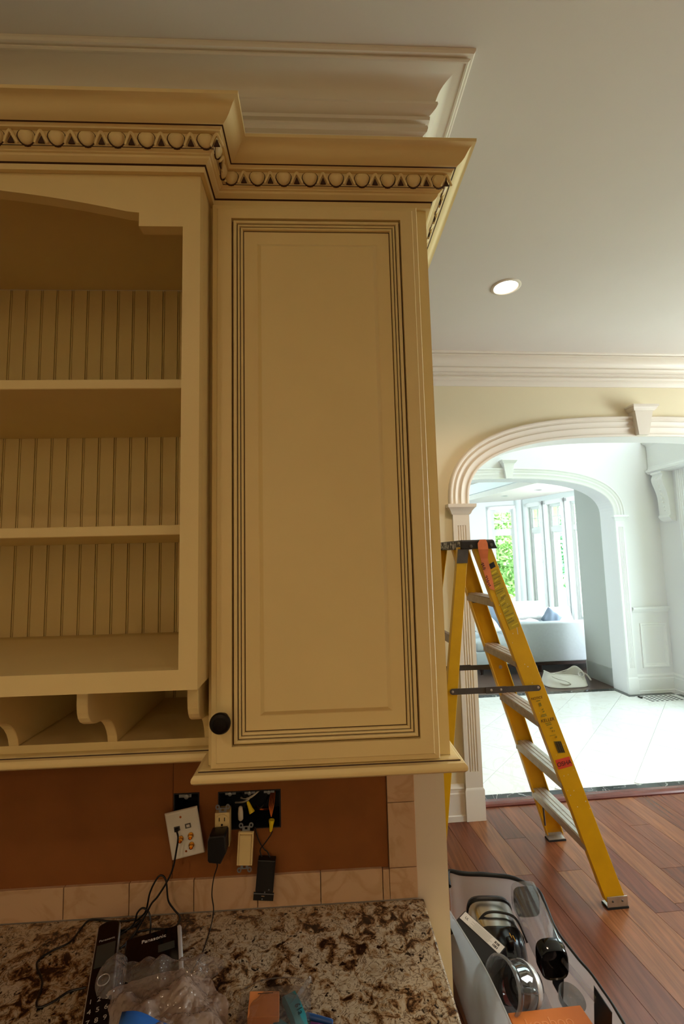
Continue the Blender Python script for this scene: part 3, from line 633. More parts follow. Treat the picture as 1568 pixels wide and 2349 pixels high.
# ================================================================== GARDEN
struct('ground_garden', MB().box(-6, 22, 6.4, 30, -.55, -.5).box(4.6, 22, -2, 6.4, -.55, -.5), M['lawn'], far=True)
def tree(x, y, h, rad, ms, label, seed):
    rr = random.Random(seed); t = thing('tree', label, 'tree', (x, y, -.5), True, 'trees outside the bay windows')
    build('trunk', MB().tube([(x, y, -.5), (x+.1, y, h*.3), (x-.05, y+.1, h*.75)], [.14, .10, .04], 8), M['bark'], t, smooth=1)
    for i, m in enumerate(ms):
        mb = MB(); V = []; F = []
        for k in range(4200):
            cx = Vector((rr.gauss(0, 1), rr.gauss(0, 1), rr.gauss(0, 1))); cx.normalize(); q = rr.random()**.35
            c = Vector((x+cx.x*rad*q, y+cx.y*rad*q, h*.52+cx.z*h*.52*q)); 
            if mnoise.noise(c*1.1+Vector((seed, i*5, 0))) < -.22: continue
            s = rr.uniform(.05, .11); a = Vector((rr.gauss(0, 1), rr.gauss(0, 1), rr.gauss(0, 1))).normalized(); b = a.orthogonal().normalized()
            n = len(V); V += [c-a*s, c+b*s*.55, c+a*s, c-b*s*.55]; F.append((n, n+1, n+2, n+3))
        mb.add(V, F); lf = build('foliage', mb, m, t); lf['kind'] = 'stuff'
tree(4.55, 10.3, 3.6, 1.1, (M['leafa'], M['leafb']), 'leafy bright green tree filling the left bay window', 1)
tree(7.0, 9.2, 3.4, 1.15, (M['leafc'], M['leafa']), 'blue-green leafy tree behind the three tall windows', 2)
tree(9.6, 12.2, 3.6, 1.2, (M['leafb'], M['leafc']), 'pale leafy tree at the right end of the garden', 3)
tree(8.4, 6.8, 3.0, 1.2, (M['leafa'], M['leafc']), 'leafy green tree outside the tall window next to the grey jamb', 4)
tree(2.2, 11.8, 4.2, 1.2, (M['leafa'], M['leafb']), 'tall leafy tree glimpsed at the left edge of the left bay window', 5)
tree(6.4, 14.0, 5.4, 2.6, (M['leafb'], M['leafa']), 'tall pale green tree at the back of the garden', 6)
# ================================================================== WALL CABINETS
CR, GL = M['cream'], M['glaze']
XR0, XR1, YR = -.181, .2035, -.356               # right cabinet box
XL0, XL1, YL = -1.196, -.181, -.425              # open cabinet box
wc = thing('wall_cabinet', 'tall narrow cream wall cabinet with one glazed raised-panel door and round knob', 'cabinet', (.011, -.18, 1.2), group=None)
build('carcass', MB().box(XR0, XR1, -.335, -.001, 1.2235, 2.20), CR, wc)
build('face_frame', MB().holes(XR0, XR1, 1.2235, 2.20, YR, -.3355, [(-.150, .160, 1.27, 2.12)]), CR, wc)
RAIL = lambda z: [(0, z+.0215, 0), (.010, z+.0206, 0), (.0125, z+.0190, 1), (.0130, z+.0172, 0), (.018, z+.0157, 0), (.0212, z+.0120, 0), (.0220, z+.0085, 0), (.0212, z+.0050, 0), (.018, z+.0018, 0), (.012, z+.0, 0), (0, z, 0)]
build('light_rail', MB().sweep([(XR0, -.001), (XR0, YR), (XR1, YR), (XR1, -.001)], RAIL(1.2012)), [CR, GL], wc, smooth=.5)
build('bottom_panel', MB().box(XR0+.001, XR1-.001, YR+.001, -.001, 1.2014, 1.2230), CR, wc)
def rings(mb, rs, close=True, mi_last=0):
    b = len(mb.v)
    for (x0, x1, z0, z1, y, mi) in rs: mb.v += [(x0, y, z0), (x1, y, z0), (x1, y, z1), (x0, y, z1)]
    for k in range(len(rs)-1):
        for i in range(4):
            j = (i+1) % 4; mb.f.append([b+4*k+i, b+4*k+j, b+4*k+4+j, b+4*k+4+i]); mb.m.append(rs[k][5])
    if close: L = b+4*(len(rs)-1); mb.f.append([L, L+1, L+2, L+3]); mb.m.append(mi_last)
    return mb
DX0, DX1, DZ0, DZ1, DY = -.1740, .1830, 1.2245, 2.1580, -.376
IX0, IX1, IZ0, IZ1 = -.1412, .1525, 1.2570, 2.1310
def rr_(d, h, mi=0, R=(IX0, IX1, IZ0, IZ1)): return (R[0]+d, R[1]-d, R[2]+d, R[3]-d, DY+h, mi)
OUT = (DX0, DX1, DZ0, DZ1)
door = build('door', rings(MB(), [rr_(0, .0190, 0, OUT), rr_(0, .0045, 0, OUT), rr_(.0012, .0030, 0, OUT), rr_(.0055, .0022, 0, OUT), rr_(.0085, .0016, 0, OUT), rr_(.0098, .0, 0, OUT), rr_(0, 0, 0), rr_(.0004, .009, 1), rr_(.0027, .0092, 1)], True, 1), [CR, GL], wc)
build('moulding', rings(MB(), [rr_(.0025, .0091), rr_(.0027, .0030), rr_(.0040, .0008), rr_(.0062, .0004), rr_(.0082, .0014), rr_(.0090, .0040, 1), rr_(.0099, .0046, 1), rr_(.0104, .0024), rr_(.0120, .0015), rr_(.0136, .0024), rr_(.0142, .0048, 1), rr_(.0149, .0050, 1), rr_(.0154, .0030), rr_(.0170, .0024), rr_(.0186, .0034), rr_(.0193, .0068, 1), rr_(.0210, .0085, 1)], False), [CR, GL], door)
build('raised_panel', rings(MB(), [rr_(.0204, .0080), rr_(.0206, .0068), rr_(.0214, .0064), rr_(.0420, .0066), rr_(.0436, .0062), rr_(.0500, .0012), rr_(.0508, .0010)], True), [CR], door)
kn = MB().lathe([(.0, 0), (.0085, 0), (.0085, .003), (.006, .005), (.0055, .012), (.008, .016), (.0135, .0185), (.0158, .0215), (.0158, .0240), (.0140, .0268), (.0100, .0280), (.0096, .0272), (.0, .0280)], (-.1540, -.376, 1.3005), (0, -1, 0), 32)
build('knob', kn, M['bronze'], door, smooth=.5)

oc = thing('open_shelf_cabinet', 'cream open-shelf wall cabinet with arched valance, grooved back and pigeonholes below', 'cabinet', (-.69, -.2, 1.2))
build('side_panel', MB().box(-.199, XL1, -.4045, -.001, 1.358, 2.20), CR, oc); build('side_panel', MB().box(XL0, -1.178, -.4045, -.001, 1.20, 2.20), CR, oc)
build('top_panel', MB().box(-1.178, -.199, -.4045, -.026, 2.2125, 2.228), CR, oc)
build('shelf_bottom', MB().box(-1.178, -.199, -.4045, -.026, 1.3595, 1.3810), CR, oc)
for z in (1.8405, 1.5878): build('shelf', MB().box(-1.177, -.2, -.3425, -.026, z, z+.0168), CR, oc, bevel=.0012, seg=1)
build('face_frame', MB().holes(XL0, XL1, 1.358, 2.20, YL, -.405, [(-1.1685, -.2085, 1.3868, 2.21)]), CR, oc)
# arched valance with stepped ends
XC = -.69; hw = .4815
pts = []
for k in range(0, 25):
    x = -.393+.393*2*k/24; pts.append((XC+x, 2.145-.0435*(abs(x)/.393)**2.0))
v = MB()
segs = [(XC-hw, XC-.4125, 2.0765, 2.0765)] + [(XC-.4125, pts[0][0], 2.0995, pts[0][1])] + [(pts[i][0], pts[i+1][0], pts[i][1], pts[i+1][1]) for i in range(24)] + [(pts[-1][0], XC+.4125, pts[-1][1], 2.0995), (XC+.4125, XC+hw, 2.0765, 2.0765)]
for a, b, za, zb in segs: v.prism([(a, za), (b, zb), (b, 2.19), (a, 2.19)], 'y', YL+.0002, -.405)
build('valance', v, CR, oc)
# grooved back: flat boards each with a bead down one edge, dark glaze in the grooves
build('back_panel', MB().box(-1.178, -.199, -.008, -.002, 1.20, 2.212), M['panelback'], oc)
bmb = MB(); w_ = .0365
bmb.prism([(0, -.010), (0, -.0245), (.0006, -.025), (w_-.0058, -.025), (w_-.0055, -.0245), (w_-.0055, -.010)], 'z', 1.205, 2.212)
bmb.prism([(w_-.0042, -.010), (w_-.0042, -.0235), (w_-.0036, -.0248), (w_-.0026, -.0250), (w_-.0017, -.0248), (w_-.0011, -.0235), (w_-.0011, -.010)], 'z', 1.205, 2.212)
b0 = build('bead_board', bmb, CR, oc)
offs = [-.3341-.0365*k for k in range(-3, 25)]
for i, x in enumerate(offs):
    if x+w_ > -.198: x = -.2355 if x < -.2 else x
    if i == 0: b0.location = (x, 0, 0)
    elif -1.2 < x: copy_to(b0, oc, (x, 0, 0))
build('shelf_lower', MB().box(XL0, XL1-.001, -.272, -.026, 1.2165, 1.2350), CR, oc)
build('light_rail', MB().sweep([(XL0, -.272), (XL1-.001, -.272)], RAIL(1.2003)), [CR, GL], oc, smooth=.5)
build('bottom_panel', MB().box(XL0, XL1-.001, -.2715, -.001, 1.2005, 1.2164), CR, oc)
# pigeonhole dividers with ogee front edges
og = [(-.030, 1.2352), (-.030, 1.3575), (-.382, 1.3575), (-.382, 1.3300), (-.3805, 1.3180), (-.377, 1.3090), (-.371, 1.3015), (-.362, 1.2960), (-.350, 1.2925), (-.336, 1.2905), (-.322, 1.2875), (-.309, 1.2830), (-.298, 1.2765), (-.289, 1.2680), (-.282, 1.2580), (-.277, 1.2470), (-.274, 1.2352)]
d0 = None
for k in range(7):
    xa = -.2078-.1655*k
    if xa < -1.18: break
    if d0 is None:
        mb = MB(); mb.add([(xa, p[0], p[1]) for p in og]+[(xa+.0168, p[0], p[1]) for p in og], [tuple(range(len(og)))[::-1], tuple(range(len(og), 2*len(og)))]+[(i, (i+1) % len(og), len(og)+(i+1) % len(og), len(og)+i) for i in range(len(og))])
        d0 = build('divider', mb, CR, oc)
        bv = d0.modifiers.new('edge', 'BEVEL'); bv.width = .0015; bv.segments = 2; bv.limit_method = 'ANGLE'; bv.angle_limit = .9
    else: copy_to(d0, oc, (-.1655*k, 0, 0))

# crown over both cabinets, with a carved egg-and-dart band
cm = thing('crown_moulding', 'cream glazed crown moulding with a carved egg-and-dart band along both cabinet tops', 'moulding', (-.3, -.3, 2.164))
CP = [(.0004, 2.164, 0), (.0075, 2.164, 0), (.0085, 2.1728, 1), (.0110, 2.1742, 0), (.0150, 2.1760, 0), (.0180, 2.1790, 0), (.0188, 2.1822, 0), (.0215, 2.1832, 0), (.0222, 2.1845, 0), (.0268, 2.1862, 1), (.0274, 2.1872, 0), (.0335, 2.2050, 0), (.0395, 2.2055, 0), (.0400, 2.2075, 0), (.0430, 2.2098, 1), (.0452, 2.2103, 0), (.0470, 2.2115, 0), (.0520, 2.2138, 0), (.0565, 2.2180, 0), (.0600, 2.2235, 0), (.0635, 2.2285, 0), (.0675, 2.2315, 0), (.0725, 2.2328, 0), (.0730, 2.2380, 0), (.0004, 2.2380, 0)]
build('profile', MB().sweep([(XL0, -.001), (XL0, YL), (XL1, YL), (XL1, YR), (XR1, YR), (XR1, -.001)], CP), [CR, GL], cm, smooth=.45)
eg = MB(); loops = []
for t in range(6):
    a = t/5*math.pi/2; s = math.cos(a); dp = math.sin(a)*.0062; L = []
    for k in range(20):
        q = 2*math.pi*k/20; x = math.cos(q)*.0112; z = math.sin(q)*(.0080 if math.sin(q) > 0 else .0108)
        if z > 0: z = min(z*1.2, .0074); x *= 1.04
        if z < 0: x *= .98
        L.append((x*s, -dp-.0006-.30*z*s*1.0, z*s+.0012))
    loops.append(L)
fl_ = [[(p[0]*1.26, .0012-.30*p[2]*1.1, p[2]*1.14-.0006) for p in loops[0]], [(p[0]*1.22, -.0011-.30*p[2]*1.1, p[2]*1.10-.0006) for p in loops[0]]]
eg.loft(fl_+loops, mis=[1, 1]+[0]*5)
egg0 = build('egg', eg, [CR, GL], cm, smooth=.9, base=None)
dt = MB()
for sgn in (-1, 1):
    dt.tube([(0, -.0042, .0082), (sgn*.0032, -.0040, .004), (sgn*.0060, -.0032, -.002), (sgn*.0098, -.0010, -.0092)], [.0028, .0027, .0024, .0018], 6)
dt.prism([(-.0048, -.0088), (.0048, -.0088), (.0, .0030)], 'y', -.0014, .0006, 1)
dart0 = build('dart', dt, [CR, GL], cm, smooth=.8)
def egg_at(o, x, y, z, rot, first=False):
    c = o if first else o.copy()
    if not first: COL.objects.link(c)
    c.parent = cm; b = BASE[cm.name]; c.location = (x-b[0], y-b[1], z-b[2]); c.rotation_euler = (0, 0, rot)
for o in (egg0, dart0):                            # their meshes were stored relative to the thing's base: bring them back to their own centre
    o.data.transform(Matrix.Translation(BASE[cm.name]))
ZE, OF = 2.1965, .0300; n_ = 0
SP = .0452
for k in range(20):
    x = -.1655-SP*k; egg_at(egg0, x, YL-OF, ZE, 0, k == 0); egg_at(dart0, x-SP/2, YL-OF, ZE, 0, k == 0)
for k in range(9):
    x = -.1400+.0452*k; egg_at(egg0, x, YR-OF, ZE, 0)
    if k < 8: egg_at(dart0, x+.0226, YR-OF, ZE, 0)
egg_at(dart0, .2340, YR-OF, ZE, 0); egg_at(dart0, -.1480, YL-OF, ZE, 0)
for k in range(2): egg_at(egg0, XL1+OF, YL-.014+.0405*k, ZE, H); egg_at(dart0, XL1+OF, YL+.006+.0405*k, ZE, H)
for k in range(9): egg_at(egg0, XR1+OF, YR-.012+.0424*k, ZE, H); egg_at(dart0, XR1+OF, YR+.009+.0424*k, ZE, H)

# ================================================================== DESK
ws = MB(); wsP = [(-2.19, -.010), (.2215, -.010), (.2215, -.585), (-2.19, -.585)]
ws.loft([[(x+(e if x > 0 else 0), y-(e if y < -.1 else 0), z) for x, y in wsP] for e, z in ((-.006, .735), (-.001, .737), (.0, .742), (0, .760), (-.0015, .7655), (-.005, .767))])
dw = build('desk_worktop', ws, M['granite'], None, base=(-.8, -.3, .737), smooth=.3); tag(dw, 'polished cream, brown and black granite worktop under the wall cabinets', 'worktop')
bc = thing('desk_cabinet', 'cream base cabinet hidden below the granite worktop', 'cabinet', (-.6, -.27, 0))
build('body', MB().box(-1.4, .205, -.55, -.0005, .09, .7345), CR, bc); build('toe_kick', MB().box(-1.38, .19, -.49, -.02, 0, .0898), CR, bc)
for k in range(3):
    x0 = -1.39+.53*k; dq = build('drawer', MB().frames(x0, x0+.52, .54, .725, -.5502, [(0, -.0), (0, -.018), (.03, -.018), (.036, -.013), (.05, -.013), (.06, -.017)]), CR, bc)
    build('knob', MB().lathe([(.006, 0), (.006, .01), (.015, .016), (.014, .024), (.0, .027)], (x0+.26, -.567, .63), (0, -1, 0), 20), M['bronze'], dq, smooth=.5)
    dq = build('door', MB().frames(x0, x0+.52, .10, .53, -.5502, [(0, -.0), (0, -.018), (.05, -.018), (.056, -.013), (.07, -.013), (.09, -.017)]), CR, bc)
    build('knob', MB().lathe([(.006, 0), (.006, .01), (.015, .016), (.014, .024), (.0, .027)], (x0+.48, -.567, .48), (0, -1, 0), 20), M['bronze'], dq, smooth=.5)

# ================================================================== ELECTRICAL BITS ON THE WALL
def jbox(name, label, h, group=None):
    t = thing(name, label, 'electrical box', ((h[0]+h[1])/2, .03, h[2]), group=None)
    x0, x1, z0, z1 = h; e = .0025
    mb = MB().box(x0+.0005, x1-.0005, .085, .087, z0, z1).box(x0+.0005, x0+e, -.001, .085, z0, z1).box(x1-e, x1-.0005, -.001, .085, z0, z1).box(x0+e, x1-e, -.001, .085, z0+.0005, z0+e).box(x0+e, x1-e, -.001, .085, z1-e, z1-.0005)
    build('shell', mb, M['boxblue'], t); return t
j1 = jbox('electrical_box', 'small empty dark electrical box above the white jack plate', HOLES[0])
build('mounting_screw', MB().lathe([(.0, -.004), (.0052, -.003), (.0052, .0), (.003, .001), (.0028, .03)], (-.3135, -.004, 1.010), (0, 1, 0), 12), M['steel'], j1, smooth=.5)
build('mounting_ear', MB().box(-.332, -.304, .0, .004, 1.006, 1.0125), M['steel'], j1)
j2 = jbox('electrical_box', 'wide open dark electrical box full of wires behind the hanging outlet and switches', HOLES[1])
for k, x in enumerate((-.216, -.172, -.128)):
    build('mounting_screw', MB().lathe([(.0, -.003), (.0042, -.002), (.0042, .0), (.0025, .001), (.0025, .02)], (x, -.003, 1.010), (0, 1, 0), 10), M['steel'], j2, smooth=.5)
    build('mounting_ear', MB().box(x-.012, x+.012, .002, .005, 1.006, 1.0115), M['steel'], j2)
def wire(parent, pts, r, m, name='wire'): return build(name, MB().tube(smoothpath(pts, 5), r, 6), m, parent, smooth=1)
for a, b, c, m in (((-.205, .06, .985), (-.185, .02, .990), (-.150, .03, 1.006), 'blackmatte'), ((-.200, .05, .975), (-.170, .01, .995), (-.135, .05, 1.009), 'whitewire'), ((-.215, .06, .960), (-.178, .02, .985), (-.162, .05, 1.010), 'whitewire'),
                   ((-.23, .06, .99), (-.19, .03, 1.0), (-.15, .06, 1.008), 'blackmatte'), ((-.19, .06, .95), (-.15, .02, .965), (-.13, .06, .985), 'blackmatte'), ((-.165, .05, .955), (-.15, .02, .962), (-.13, .04, .952), 'copper')):
    wire(j2, [a, b, c], .0022, M[m])
for k in range(4): wire(j2, [(-.1245+.003*k, .02, 1.000), (-.1240+.0035*k-.004, .004, .978), (-.1225, -.004, .957)], .0011, M['copper'])
def nut(org, ax, label, L=.025):
    t = build('wire_nut', MB().lathe([(.0025, 0), (.0036, .004), (.0048, L*.6), (.0062, L*.85), (.0066, L), (.0045, L), (.003, L*.6)], org, ax, 14), M['yellowcap'], None, base=org, smooth=.5); tag(t, label, 'wire connector'); return t
nut((-.1775, .004, .9885), (.45, -.25, -.86), 'yellow cone wire connector in the middle of the wide box')
nut((-.1240, -.006, .9265), (.10, .0, 1), 'yellow wire connector hanging at the right end of the wide box')
t = build('wire_nut', MB().lathe([(.0030, 0), (.0056, .003), (.0060, .016), (.0045, .028), (.002, .03)], (-.1915, -.004, .952), (-.05, .1, 1), 14), M['whitewire'], None, base=(-.1915, -.004, .952), smooth=.5); tag(t, 'pinkish white capped wire end above the light switch', 'wire connector')
# jack plate hanging askew
Q = Matrix.Translation((-.3112, -.026, .9437)) @ Matrix.Rotation(math.radians(-10.5), 4, 'Y')
wp = thing('wall_plate', 'white jack plate with gold sockets hanging askew on the brown backer', 'wall plate', (-.3112, -.026, .9437))
pw, ph = .0358, .0495
mb = MB().loft([[(-pw+e, y, -ph+e), (pw-e, y, -ph+e), (pw-e, y, ph-e), (-pw+e, y, ph-e)] for e, y in ((0, .003), (0, .0005), (.0012, -.0015), (.004, -.0028))]).xf(Q)
build('plate', mb, M['whiteplastic'], wp, smooth=.4)
for (x, z) in ((-.002, .0365), (-.002, -.0362)): build('screw_hole', MB().lathe([(.0026, 0), (.0022, .0004), (.0, .0005)], (x, -.0027, z), (0, -1, 0), 12).xf(Q), M['copper'], wp)
for (x, z) in ((-.0130, .0145), (.0112, .0152)):
    build('jack', MB().holes(x-.0062, x+.0062, z-.0046, z+.0046, -.0042, -.0026, [(x-.004, x+.004, z-.0034, z+.0028)]).xf(Q), M['zincbar'], wp)
build('jack_plug', MB().box(-.017, -.009, -.010, -.003, .0112, .0168).xf(Q), M['blackmatte'], wp)
for (x, z) in ((-.0090, -.0075), (.0135, -.0055), (.0118, -.0255)):
    build('connector', MB().lathe([(.0062, 0), (.0062, .0025), (.0044, .003), (.0044, .010), (.0030, .0105), (.0028, .006), (.0, .006)], (x, -.0027, z), (.12, -1, -.1), 16).xf(Q), M['gold'], wp, smooth=.5)
# outlet pulled out of the box
ol = thing('outlet', 'ivory duplex outlet pulled out of the wide box, black adapter plugged in below', 'outlet', (-.229, -.03, .94))
build('body', MB().box(-.2445, -.2125, -.029, -.006, .912, .9835).box(-.2405, -.2165, -.006, .012, .918, .978), M['ivory'], ol, bevel=.0012)
for zc in (.966, .931):
    build('face', MB().lathe([(.0148, 0), (.0148, .0015), (.0138, .002), (.0, .002)], (-.2285, -.029, zc), (0, -1, 0), 20), M['ivory'], ol, smooth=.5)
    for sx in (-.0058, .0058): build('slot', MB().box(-.2285+sx-.0009, -.2285+sx+.0009, -.0316, -.0308, zc+.001, zc+.0085), M['black'], ol)
    build('slot', MB().lathe([(.0024, 0), (.0024, .0006), (.0, .0006)], (-.2285, -.031, zc-.0065), (0, -1, 0), 10), M['black'], ol)
def yoke(parent, xc, z, sgn, m=None, w=.016):
    mb = MB().holes(xc-.0085, xc+.0085, min(z, z+sgn*.010), max(z, z+sgn*.010), -.0275, -.0262, [(xc-.0028, xc+.0028, min(z+sgn*.003, z+sgn*.0075), max(z+sgn*.003, z+sgn*.0075))])
    build('yoke', mb, m or M['steel'], parent)
    for sx in (-1, 1):
        a = [(xc+sx*.0112+.0050*math.cos(q*.524), z+sgn*.0115+.0058*math.sin(q*.524)) for q in range(12)]; b = [(xc+sx*.0112+.0022*math.cos(q*.524), z+sgn*.0115+.0026*math.sin(q*.524)) for q in range(12)]
        mb = MB(); mb.loft([[(p[0], y, p[1]) for p in L] for L, y in ((a, -.0262), (a, -.0276), (b, -.0276), (b, -.0262))]+[[(p[0], -.0262, p[1]) for p in a]], True, False); build('yoke_ear', mb, m or M['steel'], parent)
yoke(ol, -.2275, .9835, 1)
# adapter with its cord
ad = thing('power_adapter', 'black plug-in power adapter on the ivory outlet with a thin cord', 'adapter', (-.235, -.05, .90))
build('body', MB().loft([[(-.2385+x*(1-e), y, .9285+z*(1-e)) for x, z in ((-.0135, .019), (-.009, .028), (.0225, .0295), (.0255, .026), (.0262, -.008), (.0145, -.030), (-.0100, -.0265), (-.0130, -.022))] for e, y in ((.03, -.0322), (0, -.036), (0, -.060), (.05, -.066), (.12, -.068))]), M['black'], ad, smooth=.5)
build('cord', MB().tube(smoothpath([(-.2325, -.052, .902), (-.2365, -.047, .8925), (-.2355, -.045, .882), (-.2430, -.044, .8595), (-.2468, -.045, .8275), (-.2418, -.050, .799), (-.2448, -.062, .776), (-.247, -.085, .7695), (-.250, -.13, .7695), (-.262, -.17, .7695)], 6), [.0026]*8+[.0013]*47, 6), M['black'], ad, smooth=1)
# rocker switch
sw = thing('light_switch', 'ivory rocker light switch with metal yoke hanging in front of the backer', 'switch', (-.177, -.03, .907))
QS = Matrix.Translation((-.1773, 0, .9075)) @ Matrix.Rotation(math.radians(3.2), 4, 'Y') @ Matrix.Translation((.1773, 0, -.9075))
build('frame', MB().holes(-.1942, -.1605, .8735, .9420, -.0335, -.0262, [(-.1902, -.1645, .8772, .9378)]).xf(QS), M['ivory'], sw, bevel=.0008, seg=1)
build('rocker', MB().prism([(-.028, .8776), (-.0335, .8776), (-.0352, .907), (-.0375, .9374), (-.028, .9374)], 'x', -.1898, -.1649).xf(QS), M['ivory'], sw)
build('body', MB().box(-.191, -.164, -.0260, .003, .88, .936).xf(QS), M['blackmatte'], sw)
for z, sg in ((.9425, 1), (.873, -1)): yoke(sw, -.1760 if sg > 0 else -.1802, z, sg)
# dimmer body hanging face down on its leads
dm = thing('dimmer', 'black dimmer body hanging on two dark leads in front of the border tiles', 'dimmer', (-.135, -.03, .79))
QD = Matrix.Translation((-.135, 0, .845)) @ Matrix.Rotation(math.radians(5.5), 4, 'Y') @ Matrix.Translation((.135, 0, -.845))
build('body', MB().box(-.1535, -.1145, -.032, -.013, .8148, .881).xf(QD), M['black'], dm, bevel=.002)
build('heat_sink', MB().holes(-.1565, -.1125, .7985, .8115, -.0315, -.0300, [(-.1395, -.1325, .8055, .8085)]).box(-.1565, -.1125, -.0312, -.0296, .8135, .8147).xf(QD), M['blackmatte'], dm)
build('edge_strip', MB().box(-.1570, -.1120, -.0322, -.0302, .8117, .8133).xf(QD), M['steel'], dm)
for x, z in ((-.124, .822), (-.1325, .8165), (-.137, .8025)): build('screw', MB().lathe([(.0018, 0), (.0016, .0008), (0, .001)], (x, -.0325, z), (0, -1, 0), 8).xf(QD), M['steel'], dm)
wire(dm, [(-.1205, -.006, .927), (-.1235, -.012, .922), (-.136, -.016, .908), (-.147, -.015, .893), (-.1425, -.020, .879), (-.1480, -.022, .872)], .0014, M['blackmatte'], 'lead')
wire(dm, [(-.160, -.006, .938), (-.150, -.012, .912), (-.138, -.015, .895), (-.1300, -.018, .890), (-.1225, -.021, .874)], .0014, M['blackmatte'], 'lead')

# ================================================================== ON THE DESK
ZD = .767
# phone handset
hs = thing('phone_handset', 'black cordless phone handset with silver edge and number keys, left of its base', 'phone', (-.42, -.17, ZD))
HX = Vector((.074, -.215)).normalized(); c0 = Vector((-.4555, -.0570)); hy = Vector((-HX.y, HX.x))
def hp(t, w, z): p = c0+HX*t+hy*w; return (p.x, p.y, z)
def houtl(sh, z, w=.0215, L=.262):
    P = []
    for q in range(13): a = -H+math.pi*q/12; P.append(hp(.010-.010*math.cos(a)+sh, (w-sh)*math.sin(a), z))
    P.append(hp(L-.015, w-sh, z)); P.append(hp(L, w*.75-sh, z)); P.append(hp(L, -w*.75+sh, z)); P.append(hp(L-.015, -w+sh, z)); return P
def hprof(sh, z): return houtl(sh, z)
build('shell', MB().loft([houtl(.003, ZD+.002), houtl(.0, ZD+.008), houtl(0, ZD+.024), houtl(.0012, ZD+.0265)]), M['silver'], hs, smooth=.5)
build('front', MB().loft([houtl(.0014, ZD+.0262), houtl(.0018, ZD+.0288), houtl(.0032, ZD+.0300)]), M['blackgloss'], hs, smooth=.5)
build('display', MB().prism([hp(.064, -.0165, 0)[:2], hp(.064, .0165, 0)[:2], hp(.118, .0165, 0)[:2], hp(.118, -.0165, 0)[:2]], 'z', ZD+.0301, ZD+.0306), M['lcd'], hs)
HM = lambda t, w: axes(hp(t, w, ZD+.0302), (hy.x, hy.y, 0), (-HX.x, -HX.y, 0))
text('lettering', 'Panasonic', .0072, M['greytext'], hs, HM(.053, .0), .0001)
ks = '123456789*0#'
for i, ch in enumerate(ks):
    tt = .188+.0195*(i//3); ww = (-1+i % 3)*.0128
    text('lettering', ch, .0125, M['greytext'], hs, HM(tt, ww), .0001)
build('navigation_ring', MB().tube([hp(.150+.012*math.sin(q*.4189), .010*math.cos(q*.4189)+.003, ZD+.0304) for q in range(15)], .0009, 5, True), M['silver'], hs)
# base station
bs = thing('phone_dock', 'black phone base with a silver strip along its right side, half under bubble wrap', 'phone base', (-.345, -.16, ZD))
bd = Vector((.034, -.101)).normalized(); by = Vector((-bd.y, bd.x)); b0_ = Vector((-.4000, -.1120))
def bp(t, w): p = b0_+bd*t+by*w; return (p.x, p.y)
build('housing', MB().loft([[(*bp(e, e), z), (*bp(.115-e, e), z), (*bp(.115-e, .096-e*.2), z), (*bp(e, .096-e*.2), z)] for e, z in ((0, ZD+.0005), (0, ZD+.026), (.002, ZD+.0305))]), M['blackgloss'], bs)
build('side_strip', MB().loft([[(*bp(.003+e, .0962), z), (*bp(.112, .0962), z), (*bp(.112, .1045-e), z), (*bp(.003+e, .1045-e), z)] for e, z in ((0, ZD+.0005), (0, ZD+.027), (.0025, ZD+.0325))]), M['silver'], bs, bevel=.001)
build('display', MB().prism([bp(.040, .060), bp(.040, .090), bp(.058, .090), bp(.058, .060)], 'z', ZD+.0306, ZD+.031), M['lcd'], bs)
text('lettering', 'Panasonic', .0115, M['labelwhite'], bs, axes((*bp(.020, .052), ZD+.0308), (by.x, by.y, 0), (-bd.x, -bd.y, 0)), .0002)
# cords
def cord(name, label, pts, rad, m, n=6):
    o = build(name, MB().tube(smoothpath(pts, n), rad, 7), m, None, base=pts[0], smooth=1); tag(o, label, 'cord'); return o
ZC = ZD+.0022
cord('phone_cable', 'thin black phone cord running from the white jack plate down to the desk', [(-.3240, -.040, .956), (-.3175, -.052, .949), (-.3205, -.052, .926), (-.3275, -.054, .889), (-.3405, -.056, .862), (-.3580, -.056, .8365), (-.3700, -.056, .824), (-.3800, -.056, .806), (-.3960, -.062, .780), (-.4070, -.075, ZC), (-.4180, -.095, ZC)], .0020, M['black'])
cord('phone_cable', 'black cord standing up in a tall loop against the border tiles', [(-.4120, -.030, ZC+.004), (-.3890, -.038, .796), (-.3810, -.036, .832), (-.3680, -.032, .857), (-.3580, -.030, .8615), (-.3480, -.032, .850), (-.3420, -.036, .815), (-.3300, -.036, .796), (-.3165, -.038, .781), (-.3200, -.045, ZC+.001), (-.3360, -.052, ZC), (-.3740, -.050, ZC), (-.4050, -.056, ZC)], .0019, M['black'])
cord('phone_cable', 'black cord in a low arch just behind the phone base', [(-.4360, -.066, ZC+.001), (-.4085, -.052, .783), (-.4010, -.052, .804), (-.3895, -.052, .813), (-.3760, -.054, .804), (-.3680, -.066, .786), (-.3640, -.090, .775), (-.3660, -.103, .780)], .0019, M['black'])
cord('phone_cable', 'black cord lying in a wide bend on the granite left of the handset', [(-.4440, -.1765, ZC), (-.4720, -.183, ZC), (-.4880, -.199, ZC), (-.5070, -.209, ZC), (-.5180, -.200, ZC), (-.5260, -.173, ZC), (-.5365, -.153, ZC), (-.5620, -.125, ZC), (-.5680, -.109, ZC), (-.5550, -.090, ZC), (-.5290, -.070, ZC), (-.5240, -.032, ZC), (-.5180, -.0145, ZC), (-.4970, -.0150, ZC), (-.4740, -.020, ZC), (-.4400, -.023, ZC), (-.4180, -.0195, ZC), (-.4060, -.0245, ZC), (-.4180, -.0440, ZC), (-.4380, -.0480, ZC)], .0019, M['black'])
